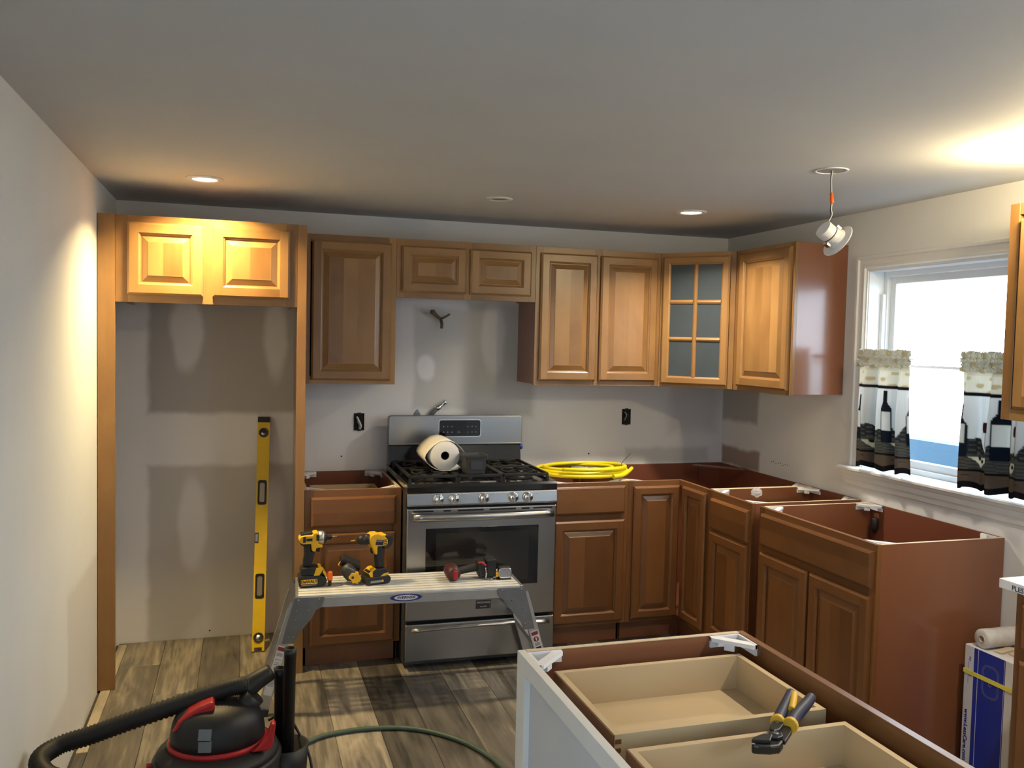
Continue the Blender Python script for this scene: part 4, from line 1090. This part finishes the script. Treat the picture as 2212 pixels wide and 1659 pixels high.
for sx in (-1, 1):
    for sy in (-1, 1):
        fy = sy * (DW + .012)
        # leg: channel from deck to floor, splayed outwards in x and slightly in y
        top = Vector((sx * (L2 + .000), sy * (DW + .006), BZ - .03)); foot = Vector((sx * (L2 + .138), sy * (DW + .022), .002))
        d = (top - foot); ln = d.length; z_ = d.normalized(); y_ = Vector((0, 1, 0)); x_ = y_.cross(z_).normalized(); y_ = z_.cross(x_)
        mt = Matrix((x_, y_, z_)).transposed().to_4x4(); mt.translation = foot
        m = MB().box(-.023, -.0015 * 1, 0.02, .023, .0015, ln, mtx=mt).box(-.023, -sy * .0015, .02, -.020, -sy * .022, ln - .03, mtx=mt).box(.020, -sy * .0015, .02, .023, -sy * .022, ln - .03, mtx=mt)
        lg = m.build('leg', 'alu', t)
        MB().box(-.026, -.012, .0, .026, .012, .030, mtx=mt).build('foot_pad', 'black', lg)
        m = MB().prism([(sx * -x if sx > 0 else x, z) for x, z in GUS], fy - .0015, fy + .0015, 'y')
        g = m.build('hinge_bracket', 'galv', t, bevel=.0008, bseg=1)
        bm_ = MB()
        for px, pz in ((-L2 + .012, BZ - .014), (-L2 + .10, BZ - .014), (-L2 + .005, BZ - .06), (-L2 + .055, BZ - .06), (-L2 - .03, BZ - .17), (-L2 - .008, BZ - .172), (-L2 + .0, BZ - .10)):
            bm_.lathe([(.0045, 0), (.004, .002), (0, .003)], 10, Matrix.Translation((sx * -px if sx > 0 else px, fy + sy * .0015, pz)) @ Matrix.Rotation(rad(90) if sy < 0 else rad(-90), 4, 'X'))
        bm_.build('rivet', 'bolt', g)
        if sy < 0:
            st = MB().box(-.018, -.0026, ln - .40, .018, -.0016, ln - .185, mtx=mt).build('warning_label', 'sticker', lg)
            q = MB()
            q.box(-.015, -.0030, ln - .205, .015, -.0026, ln - .190, mtx=mt); q.build('label_header', 'ink_red', st) if False else None
            MB().box(-.015, -.0031, ln - .206, .015, -.0026, ln - .190, mtx=mt).build('label_header', 'ink_red', lg)
            q = MB()
            if sx < 0:
                for i, (w_, zz_) in enumerate(((.013, .215), (.013, .220), (.013, .225), (.012, .242), (.006, .256), (.013, .264), (.008, .282), (.008, .286), (.013, .296), (.013, .302), (.012, .308), (.013, .314), (.011, .320), (.013, .326), (.013, .332), (.012, .338), (.013, .344), (.011, .350), (.013, .356))):
                    q.box(-w_, -.0031, ln - zz_ - .0032, w_, -.0026, ln - zz_, mtx=mt)
                q.build('label_print', 'ink_grey', lg)
            else:
                q.lathe([(0.0, 0), (.0125, 0), (.0125, .0005), (0, .0005)], 20, mt @ Matrix.Translation((0, -.0026, ln - .225)) @ Matrix.Rotation(rad(90), 4, 'X')); q.build('label_symbol', 'ink_red', lg)
                q = MB().box(-.0025, -.0036, ln - .232, .0025, -.0031, ln - .217, mtx=mt); q.build('label_symbol_mark', 'ink_white', lg)
                q = MB().box(-.013, -.0031, ln - .278, .013, -.0026, ln - .262, mtx=mt)
                for zz_ in (.243, .248, .253): q.box(-.012, -.0031, ln - zz_ - .002, .012, -.0026, ln - zz_, mtx=mt)
                q.build('label_print', 'ink', lg)
                MB().box(-.016, -.0031, ln - .340, .016, -.0026, ln - .284, mtx=mt).build('yellow_label', 'strap', lg)
    MB().box(sx * (L2 + .060) - .010, -DW - .01, .22, sx * (L2 + .060) + .010, DW + .01, .245).build('leg_crossbar', 'alu', t)
# maker's oval on the front rail
def ell(a, b, n=40): return [(a * math.cos(2 * math.pi * k / n), b * math.sin(2 * math.pi * k / n)) for k in range(n)]
ov = MB().prism([(x, z) for x, z in ell(.070, .0165)], -.0006, .0, 'y').build('oval_emblem', 'ink_blue', t, (-.030, -DW - .0021, BZ - .0275))
MB().prism(ell(.052, .0118), -.0010, -.0005, 'y').build('oval_field', 'ink_white', ov)
text('WERNER', .0150, 'ink', ov, (0, -.0012, 0), FRONT, .0003, sx=1.35, shear=.2, bold=.0004)

# ---------------------------------------------------------------- tools on the platform (outlines in local x, z; thickness in y)
def zc(pts, ox, oy, s=.00021): return [((x - ox) * s, (oy - y) * s) for x, y in pts]
DECK = BZ + .0015
def slab(pts, th, name, mt, parent, ox, oy, yc=0, bev=.004, s=.00021):
    return MB().prism(zc(pts, ox, oy, s), yc - th / 2, yc + th / 2, 'y').build(name, mt, parent, bevel=bev, bseg=3)
t = thing('impact_driver', 'yellow and black cordless impact driver standing on its battery, pointing right', 'power tool', (.853, -.905, DECK), rad(2))
ox, oy = 100, 1312
a = slab([(105, 1100), (140, 1065), (560, 1065), (640, 1110), (690, 1180), (660, 1270), (610, 1310), (140, 1310), (110, 1250)], .076, 'battery', 'black', t, ox, oy)
MB().box(.010, -.0388, .016, .081, -.0378, .036).build('battery_label', 'yellow', a)
text('DeWALT', .0175, 'ink', a, (.0455, -.0391, .0262), FRONT, .0003, bold=.0006)
MB().box(.012, -.0386, .009, .077, -.0379, .012).build('battery_print', 'ink_grey', a)
slab([(150, 960), (170, 900), (440, 890), (560, 915), (600, 950), (640, 1060), (150, 1066)], .070, 'foot', 'black', t, ox, oy)
slab([(460, 905), (580, 905), (600, 950), (520, 1085), (405, 1085)], .073, 'foot_stripe', 'yellow', t, ox, oy, bev=.002)
slab([(590, 975), (640, 985), (692, 1080), (665, 1120), (590, 1010)], .070, 'release_tab', 'yellow', t, ox, oy, bev=.002)
slab([(190, 395), (365, 395), (372, 560), (452, 592), (410, 740), (372, 905), (195, 905), (203, 760), (240, 600), (235, 470)], .036, 'handle', 'rubber', t, ox, oy, bev=.010)
slab([(468, 485), (556, 482), (552, 596), (500, 606), (460, 580)], .022, 'trigger', 'black', t, ox, oy)
h_ = slab([(112, 270), (150, 228), (250, 212), (385, 215), (400, 165), (505, 158), (508, 405), (600, 440), (592, 490), (462, 490), (448, 572), (372, 558), (356, 402), (190, 402), (128, 372), (108, 320)], .060, 'motor_housing', 'yellow', t, ox, oy, bev=.010)
MB().box(-.0, 0, 0, .026, .0015, .012).build('housing_print', 'ink', h_, (.0325, -.0312, .205))
MB().box(0, 0, 0, .012, .0015, .026).build('vent', 'ink', h_, (.018, -.0312, .200))
slab([(130, 215), (170, 175), (390, 158), (390, 216)], .040, 'top_strap', 'black', t, ox, oy)
slab([(108, 350), (190, 400), (240, 402), (240, 470), (150, 420)], .050, 'rear_bumper', 'rubber', t, ox, oy)
gm = Matrix.Translation(((505 - ox) * .00021, 0, (oy - 300) * .00021)) @ Matrix.Rotation(rad(90), 4, 'Y')
MB().lathe([(.026, 0), (.030, .002), (.030, .020), (.027, .027)], 24, gm).build('gear_case', 'alu', t)
MB().lathe([(.028, .026), (.026, .034), (.014, .040), (.011, .041), (.011, .060), (.006, .061)], 24, gm).build('nose', 'black', t)
MB().lathe([(.0035, .060), (.0035, .078), (.002, .084)], 8, gm).build('driver_bit', 'bolt', t)
MB().box(0, 0, 0, .011, .002, .026).build('side_vent', 'ink', t, (.076, -.0318, .206))
# drill
t = thing('drill', 'yellow and black cordless drill standing on its battery, pointing left with gold bit', 'power tool', (1.194, -.925, DECK), rad(14))
ox, oy = 1720, 1250
a = slab([(1440, 1120), (1480, 1075), (1960, 1075), (2010, 1130), (2005, 1200), (1960, 1248), (1480, 1248), (1435, 1190)], .074, 'battery', 'black', t, ox, oy)
MB().box(-.038, -.0378, .010, .012, -.0368, .020).build('battery_print', 'ink_grey', a)
MB().box(.014, -.0380, .010, .024, -.0368, .020).build('battery_label', 'yellow', a)
slab([(1500, 1085), (1510, 990), (1600, 920), (1900, 915), (1960, 985), (1950, 1085)], .066, 'foot', 'black', t, ox, oy)
slab([(1505, 1000), (1600, 915), (1680, 905), (1590, 960), (1600, 1085), (1540, 1075)], .069, 'foot_stripe', 'yellow', t, ox, oy, bev=.002)
slab([(1760, 1085), (1840, 1030), (1955, 1010), (1952, 1060), (1860, 1090)], .069, 'foot_stripe', 'yellow', t, ox, oy, bev=.002)
slab([(1695, 420), (1868, 440), (1866, 620), (1892, 760), (1895, 930), (1722, 940), (1700, 720), (1690, 600)], .036, 'handle', 'rubber', t, ox, oy, bev=.010)
slab([(1600, 475), (1640, 500), (1650, 600), (1622, 606), (1606, 560)], .020, 'trigger', 'black', t, ox, oy, bev=.002)
h_ = slab([(1530, 240), (1560, 190), (1620, 155), (1725, 150), (1790, 190), (1908, 186), (1872, 240), (1940, 300), (1942, 400), (1900, 442), (1702, 432), (1702, 602), (1650, 606), (1606, 470), (1545, 375), (1525, 310)], .062, 'motor_housing', 'yellow', t, ox, oy, bev=.011)
MB().box(0, 0, 0, .036, .0015, .024).build('nameplate', 'ink', h_, (-.014, -.0325, .180), (0, rad(8), 0))
text('DeWALT', .0085, 'ink_white', h_, (.004, -.0330, .196), (rad(90), rad(8), 0), .0002)
m = MB()
for i in range(4): m.box(.026, -.0318, .174 + i * .0075, .042, -.0308, .1775 + i * .0075)
m.build('vent', 'ink', h_)
slab([(1872, 245), (1990, 205), (2050, 250), (2072, 330), (2040, 440), (1960, 512), (1860, 505), (1862, 440), (1905, 442), (1945, 400), (1942, 300)], .052, 'rear_bumper', 'rubber', t, ox, oy, bev=.009)
gm = Matrix.Translation(((1535 - ox) * .00021, 0, (oy - 285) * .00021)) @ Matrix.Rotation(rad(-90), 4, 'Y')
MB().lathe([(.024, -.004), (.024, .014), (.021, .016), (.023, .020), (.021, .036), (.015, .047), (.006, .049)], 24, gm).build('chuck', 'black', t)
m = MB().lathe([(.0028, .049), (.0028, .079), (.0008, .083)], 8, gm); m.build('drill_bit', 'bit_gold', t)
# small black and yellow tool lying down
t = thing('cordless_cutter', 'small black and yellow cordless tool lying on its side between driver and drill', 'power tool', (1.03, -.905, DECK), 0)
ox, oy = 820, 1255
S_ = .00021
MB().box(-.048, -.030, -.016, .048, .030, .016).build('battery', 'black', t, (.055, .035, .082), (rad(25), rad(28), rad(8)), bevel=.005)
slab([(822, 880), (870, 790), (900, 800), (850, 895)], .02, 'release_tab', 'yellow', t, ox, oy, yc=.02, bev=.001)
bmx = Matrix.Translation((.030, -.005, .075)) @ Matrix.Rotation(rad(118), 4, 'Y')
MB().lathe([(0, -.012), (.020, -.008), (.030, .006), (.033, .030), (.031, .052), (.024, .062), (0, .063)], 24, Matrix.Translation((.030, -.005, .074)) @ Matrix.Rotation(rad(142), 4, 'Y')).build('barrel', 'grey_plastic', t)
slab([(1020, 1080), (1080, 990), (1170, 1010), (1160, 975), (1225, 985), (1240, 1060), (1290, 1120), (1240, 1200), (1100, 1215), (1080, 1150), (1020, 1110)], .02, 'yellow_shoe', 'yellow', t, ox, oy, yc=-.035, bev=.003)
MB().box(0, 0, 0, .010, .002, .010).build('shoe_emblem', 'ink', t, (.054, -.0465, .031))
text('DeWALT', .010, 'ink_grey', t, (.052, -.0415, .074), (rad(70), rad(25), 0), .0003)
MB().tube([(.075, -.02, .006), (.092, -.025, .012), (.098, -.02, .026), (.094, -.015, .040)], .003, 6, 5).build('wire_guard', 'chrome', t)
MB().lathe([(.012, 0), (.014, .012), (.010, .014)], 16, Matrix.Translation((.072, -.03, .004)) @ Matrix.Rotation(rad(60), 4, 'Y')).build('clear_shroud', 'steel', t)
# orange marker
t = thing('marking_pen', 'short orange-capped red marking pen standing beside the impact driver', 'pen', (.990, -.935, DECK))
MB().lathe([(.005, 0), (.007, .004), (.008, .022), (.0105, .030)], 14).build('pen_body', 'dark_red', t)
MB().lathe([(.0115, .028), (.0125, .034), (.0125, .058), (.010, .066), (.004, .069)], 16).build('orange_cap', 'orange', t)
# red and black tool lying on its side
t = thing('cordless_ratchet', 'red and black cordless tool lying on its side on the platform', 'power tool', (1.545, -.945, DECK), rad(-3))
s2 = .000237
hm = Matrix.Translation((0, -.060, .036)) @ Matrix.Rotation(rad(-90), 4, 'X')
MB().lathe([(.0, 0), (.020, .001), (.027, .006), (.034, .022), (.0355, .050), (.034, .095), (.028, .105), (0, .106)], 28, hm).build('motor_housing', 'dark_red', t)
MB().box(-.004, -.062, .012, .016, -.052, .054).build('red_badge', 'red', t, bevel=.004)
MB().tube([(.022, -.005, .038), (.05, .0, .041), (.09, .004, .048), (.128, .004, .052)], .017, 14, 4, rfun=lambda i, n: .0165 + .004 * (i / n)).build('handle', 'rubber', t)
MB().box(-.018, -.036, -.038, .022, .036, .036).build('foot', 'black', t, (.135, .004, .046), (0, rad(-8), 0), bevel=.010, bseg=3)
MB().box(.0, -.034, -.040, .046, .034, .044).build('battery', 'black', t, (.158, .004, .0465), (0, rad(-4), 0), bevel=.006, bseg=3)
MB().tube([(.118, -.030, .078), (.130, -.036, .082), (.142, -.037, .074), (.152, -.036, .066)], .005, 8, 5).build('red_trim', 'red', t)
MB().tube([(.150, -.037, .058), (.154, -.039, .030), (.152, -.036, .010)], .0035, 8, 5).build('steel_trim', 'chrome', t)
MB().tube([(.150, -.030, .004), (.175, -.045, .004), (.195, -.030, .004)], .003, 8, 5).build('belt_hook', 'steel', t)
# tape measure
t = thing('tape_measure', 'silver and yellow tape measure near the right end of the platform', 'tape measure', (1.785, -.985, DECK), rad(-4))
MB().prism(rrect(-.030, .034, .004, .054, .016, 5), -.018, .020, 'y').build('case', 'chrome', t, bevel=.004, bseg=3)
MB().box(-.041, -.014, .010, -.031, .014, .034).build('yellow_side', 'yellow', t, bevel=.003)
MB().box(-.030, -.014, .050, .026, .016, .058).build('black_grip', 'black', t, bevel=.004)
MB().box(-.034, -.020, 0, .030, .022, .0045).build('rubber_base', 'rubber', t, bevel=.001)
MB().box(-.0285, -.0186, .012, .030, -.0178, .044).build('case_label', 'ink_grey', t)

# ---------------------------------------------------------------- snips on the island drawer
t = thing('tin_snips', 'pair of snips with blue and yellow grips resting across the second drawer', 'snips', (1.604, -3.397, .8436))
def sn(pts, z0, z1, name, mt, bev=.002): return MB().prism(pts, z0, z1, 'z').build(name, mt, t, bevel=bev)
sn([(.051, .040), (.058, .032), (.043, .005), (.005, -.029), (.0, -.019), (-.017, -.010), (-.011, .005), (.010, .016)], .003, .012, 'lower_lever', 'snip_metal')
sn([(.007, .026), (.024, .042), (.042, .034), (.038, .024), (.017, .007), (.001, .002), (-.003, .012)], .012, .019, 'upper_lever', 'snip_metal')
sn([(-.065, -.021), (-.056, -.013), (-.033, -.005), (-.026, -.004), (-.012, -.012), (-.023, -.024), (-.031, -.033), (-.053, -.025)], .012, .020, 'upper_jaw', 'snip_metal')
sn([(-.056, -.009), (-.046, -.015), (-.016, -.014), (-.002, -.013), (.005, -.020), (.0, -.029), (-.015, -.041), (-.035, -.041), (-.057, -.033), (-.067, -.026)], -.006, .012, 'lower_jaw', 'snip_metal', .004)
sn([(-.066, -.024), (-.056, -.017), (-.050, -.020), (-.061, -.028)], .0125, .0145, 'bright_tip', 'chrome', 0)
sn([(-.020, -.016), (-.008, -.024), (.006, -.020), (.012, -.006), (.004, .004), (-.012, .002)], .0125, .0185, 'pivot_plate', 'snip_metal', .0015)
MB().lathe([(.0055, .0185), (.0055, .0205), (.0035, .021), (.0, .021)], 14, Matrix.Translation((-.004, -.010, 0)), smooth=False).build('pivot_bolt', 'bolt', t)
MB().lathe([(.0042, .019), (.0042, .0205), (.0, .0205)], 10, Matrix.Translation((.028, .033, 0)), smooth=False).build('lever_rivet', 'bolt', t)
def grip(pts, z, r0):
    MB().tube([(p[0], p[1], z + .004 * i) for i, p in enumerate(pts)], .011, 12, 6, rfun=lambda i, n: r0 * (1.12 - .28 * i / n)).build('grip', 'snip_blue', t)
    a_, b_ = Vector((pts[0][0], pts[0][1], z)), Vector((pts[1][0], pts[1][1], z)); d_ = (b_ - a_).normalized()
    MB().tube([a_ - d_ * .010, a_ + d_ * .002], r0 * 1.22, 12).build('grip_collar', 'snip_yellow', t)
grip([(.040, .047), (.064, .070), (.098, .103), (.133, .137)], .015, .0115)
grip([(.058, .030), (.084, .052), (.130, .085), (.163, .109)], .013, .0125)
MB().tube([(.084, .066, .024), (.108, .094, .029), (.131, .124, .030)], .0075, 10, 5).build('grip_inlay', 'snip_yellow', t)

# ---------------------------------------------------------------- carton, wrap roll
t = thing('sink_carton', 'tall blue and white carton with yellow strap in the dishwasher gap', 'box', (3.25, -2.222, 0))
bw_, bh_ = .215, .497
MB().box(0, -bw_, .001, .205, 0, bh_).build('carton_body', 'box_white', t, bevel=.003)
MB().box(-.0006, -.185, .002, .0, -.045, bh_ - .002).build('blue_field', 'box_blue', t)
MB().box(-.0010, -.0655, .002, -.0004, -.0635, bh_ - .004).build('white_stripe', 'ink_white', t)
MB().box(-.0010, -.182, .002, -.0004, -.1808, bh_ - .004).build('white_stripe', 'ink_white', t)
def frame2(y0, y1, z0, z1, r, wd):
    A = rrect(y0, y1, z0, z1, r, 6); B = rrect(y0 + wd, y1 - wd, z0 + wd, z1 - wd, r - wd, 6)
    m = MB(); m.grid([[(-.0012, y, z) for y, z in A], [(-.0012, y, z) for y, z in B]], closed=True, smooth=False); return m
for k_, (r_, g_) in enumerate(((.028, 0), (.024, .005))):
    frame2(-.160 + g_, -.085 - g_, .330 + g_, .452 - g_, r_, .0013).build('sink_outline', 'ink_grey', t)
MB().lathe([(.006, 0), (.0075, 0), (.0075, .0006), (.006, .0006)], 16, Matrix.Translation((-.0006, -.122, .382)) @ Matrix.Rotation(rad(-90), 4, 'Y'), closed=True).build('drain_outline', 'ink_grey', t)
MB().box(-.003, -bw_ - .002, .388, -.0012, .001, .404).build('strap', 'strap', t)
MB().box(-.003, -bw_ - .003, .388, .206, -bw_ - .0012, .404).build('strap_side', 'strap', t)
ROTD = Matrix(((0, 0, -1), (-1, 0, 0), (0, 1, 0)))
e_ = (Matrix(((0, 0, -1), (0, -1, 0), (-1, 0, 0)))).to_euler()
# lettering reads downwards on the face that looks towards -x: text x -> -z, text y -> +y side
def down_text(body, size, y, z, sx=1.0, bold=0.0):
    mtx = Matrix(((0, 0, -1), (0, 1, 0), (-1, 0, 0))) # columns: local x -> (0,0,-1), local y -> (0,1,0), local z -> (-1,0,0)
    mtx = Matrix((Vector((0, 0, -1)), Vector((0, 1, 0)), Vector((-1, 0, 0)))).transposed()
    if mtx.determinant() < 0:
        mtx = Matrix((Vector((0, 0, -1)), Vector((0, -1, 0)), Vector((-1, 0, 0)))).transposed()
    return text(body, size, 'ink_blue', t, (-.0006, y, z), mtx.to_euler(), .0003, sx=sx, bold=bold)
down_text('www.LessCare.com', .0235, -.019, .150, 1.05, .0006)
down_text('PO ____', .013, -.026, .432); down_text('220 ____', .013, -.026, .375)
for i, (dx, rz_) in enumerate(((.03, 12), (.075, -8))):
    o = MB().box(-.045, -.016, 0, .045, .016, .006).build('offcut', 'edge', None, (3.25 + .06 + dx * .6, -2.33 - .05 * i, bh_ + .001), (0, 0, rad(rz_)), bevel=.001)
    tag(o, ('pale wood offcut on the blue carton, the one nearer the wrap roll', 'pale wood offcut on the blue carton, the one nearer the camera')[i], 'board')
t = thing('wrap_roll', 'clear plastic wrap roll lying on top of the blue carton', 'plastic wrap', (3.262, -2.285, bh_ + .0375))
wm = Matrix.Rotation(rad(90), 4, 'Y') @ Matrix.Rotation(0, 4, 'Z')
MB().lathe([(.016, .0), (.034, 0), (.0365, .004), (.0355, .05), (.0365, .10), (.035, .15), (.0365, .195), (.034, .20), (.016, .20)], 28, wm, closed=True).build('film', 'wrapfilm', t)
MB().lathe([(.012, -.002), (.0158, -.002), (.0158, .202), (.012, .202)], 18, wm, closed=True).build('roll_core', 'edge', t)

# ---------------------------------------------------------------- wet/dry vacuum, hose, wands
VX, VY = .548, -2.06
t = thing('wet_dry_vacuum', 'black and red wet-dry shop vacuum standing at the lower left', 'vacuum', (VX, VY, 0))
MB().lathe([(.165, .045), (.172, .05), (.182, .20), (.186, .300), (.190, .305), (.190, .320), (.182, .327)], 40).build('drum', 'black', t)
MB().lathe([(.182, .326), (.178, .340), (.165, .352), (.150, .360)], 40).build('lid', 'rubber', t)
for k_ in range(4):
    a_ = rad(45 + 90 * k_)
    c_ = MB().box(.13, -.03, .030, .205, .03, .06, mtx=Matrix.Rotation(a_, 4, 'Z')).build('caster_foot', 'black', t, bevel=.006)
    MB().lathe([(.0, -.010), (.024, -.010), (.026, -.006), (.026, .006), (.024, .010), (0, .010)], 18, Matrix.Rotation(a_, 4, 'Z') @ Matrix.Translation((.185, 0, .0265)) @ Matrix.Rotation(rad(90), 4, 'X')).build('wheel', 'grey_plastic', c_)
# motor head: dome stretched sideways
def dome(rx, ry, prof, seg=40):
    m = MB(); rows = []
    for k_, h2 in prof: rows.append([(rx * k_ * math.cos(2 * math.pi * i / seg), ry * k_ * math.sin(2 * math.pi * i / seg), h2) for i in range(seg)])
    m.grid(rows, closed=True, caps=True); return m
dome(.140, .125, [(1.045, .355), (1.05, .370), (1.0, .374)]).build('red_band', 'red', t)
hd_ = dome(.139, .124, [(1.0, .370), (1.0, .395), (.96, .430), (.86, .458), (.66, .476), (.36, .485), (.05, .487)]).build('motor_head', 'black', t)
MB().prism([(.095, .362), (.152, .364), (.160, .385), (.168, .445), (.155, .447), (.140, .405), (.118, .382)], -.115, -.085, 'y').build('red_trim', 'red', t, bevel=.006)
for zc_, yc_ in ((.4335, -.1165), (.4005, -.1215)):
    MB().box(-.018, -.004, -.0155, .018, .004, .0155).build('warning_label', 'vac_label', hd_, (-.034, yc_, zc_), (rad(-22 if zc_ > .42 else -6), 0, rad(-14)))
MB().prism([(-.130, .420), (-.112, .455), (-.085, .478), (-.050, .496), (-.012, .508), (-.008, .482), (-.03, .462), (-.085, .438)], -.060, .03, 'y').build('red_handle', 'red', t, bevel=.008, bseg=3)
for k_, a_ in enumerate((-172, -62)):
    MB().box(-.012, -.014, .262, .012, .004, .322, mtx=Matrix.Rotation(rad(a_ + 90), 4, 'Z') @ Matrix.Translation((0, -.190, 0))).build('latch', 'red', t, bevel=.003)
MB().box(-.045, -.204, .26, .045, -.186, .283, mtx=Matrix.Rotation(rad(-8), 4, 'Z')).build('carry_grip', 'red', t, bevel=.004)
MB().lathe([(.036, 0), (.036, .05), (.031, .055)], 20, Matrix.Translation((-.165, -.070, .285)) @ Matrix.Rotation(rad(-105), 4, 'Y') @ Matrix.Rotation(rad(18), 4, 'X')).build('inlet_port', 'black', t)
MB().lathe([(.030, 0), (.034, .004), (.034, .05)], 20, Matrix.Translation((.075, .0, .455)) @ Matrix.Rotation(rad(40), 4, 'Y')).build('exhaust_port', 'black', t)
# accessory caddy at the right rear
cd = MB(); 
cd.lathe([(.050, .17), (.064, .172), (.072, .300), (.066, .300), (.058, .18), (.0, .18)], 28, Matrix.Translation((.205, .06, 0)) ); cd.build('accessory_caddy', 'black', t)
MB().box(.13, .02, .20, .155, .10, .285).build('caddy_bracket', 'black', t)
def hose_r(i, n): return .0265 + .0024 * (1 if i % 2 else -1)
hp = [(.372, -2.130, .292), (.30, -2.145, .300), (.19, -2.13, .312), (.088, -2.10, .328), (.052, -2.04, .352), (.095, -1.985, .365), (.18, -1.99, .388), (.28, -2.01, .425), (.40, -2.03, .465), (.52, -2.045, .502), (.60, -2.045, .520), (.645, -2.035, .512)]
hs_ = MB().tube([(x - VX, y - VY, z) for x, y, z in hp], .027, 20, 16, rfun=hose_r).build('hose', 'rubber', t)
MB().tube([(.63 - VX, -2.038 - VY, .505), (.66 - VX, -2.03 - VY, .525), (.706 - VX, -2.015 - VY, .545)], .030, 16, 4, rfun=lambda i, n: .034 - .010 * i / n).build('hose_cuff', 'black', hs_)
def wand(label, x, y, z0, top, lean):
    t_ = thing('vacuum_wand', label, 'vacuum wand', (x, y, z0), 0, rot=lean)
    h_ = top - z0
    MB().lathe([(.0155, 0), (.0185, 0), (.0185, h_ - .03), (.0195, h_ - .03), (.0195, h_), (.0155, h_)], 24, closed=True).build('tube', 'black', t_)
wand('taller black plastic vacuum wand standing in the caddy, right of the pair', .757, -2.030, .184, .622, (0, rad(.8), 0))
wand('shorter black plastic vacuum wand standing in the caddy, left of the pair', .736, -1.988, .184, .545, (0, rad(-.3), 0))
MB().tube([(x - VX, y - VY, z) for x, y, z in [(.70, -1.95, .36), (.75, -1.94, .375), (.795, -1.945, .31), (.83, -1.99, .24), (.845, -2.05, .12), (.85, -2.12, .03), (.80, -2.25, .008), (.70, -2.4, .007)]], .0045, 8, 8).build('power_cord', 'wire_dark', t)
gp = [(.70, -1.52, .011), (.78, -1.445, .011), (.859, -1.392, .011), (.935, -1.345, .011), (1.048, -1.325, .011), (1.16, -1.331, .011), (1.27, -1.362, .011), (1.371, -1.431, .011), (1.461, -1.535, .011), (1.522, -1.662, .011), (1.552, -1.778, .011), (1.57, -1.95, .011), (1.54, -2.2, .011), (1.40, -2.5, .011)]
o = MB().tube(gp, .0095, 12, 8).build('air_hose', 'hose_green'); tag(o, 'dull green air hose curving across the plank floor below the platform', 'hose')

# ---------------------------------------------------------------- groups of repeats (labels stay individual)
GROUPS = {'wall_cabinet': 'maple wall cabinets', 'bridge_cabinet': 'maple wall cabinets', 'corner_wall_cabinet': 'maple wall cabinets',
          'base_cabinet': 'open-topped base cabinets', 'corner_base_cabinet': 'open-topped base cabinets',
          'recessed_light': 'recessed ceiling lights', 'electrical_box': 'open electrical boxes', 'cafe_curtain': 'cafe curtains at the window',
          'curtain_rod': 'curtain rods at the window', 'vacuum_wand': 'black vacuum wands', 'offcut': 'wood offcuts on the carton'}
for o in D.objects:
    g = GROUPS.get(o.name.split('.')[0])
    if g and o.parent is None and 'category' in o: o['group'] = g
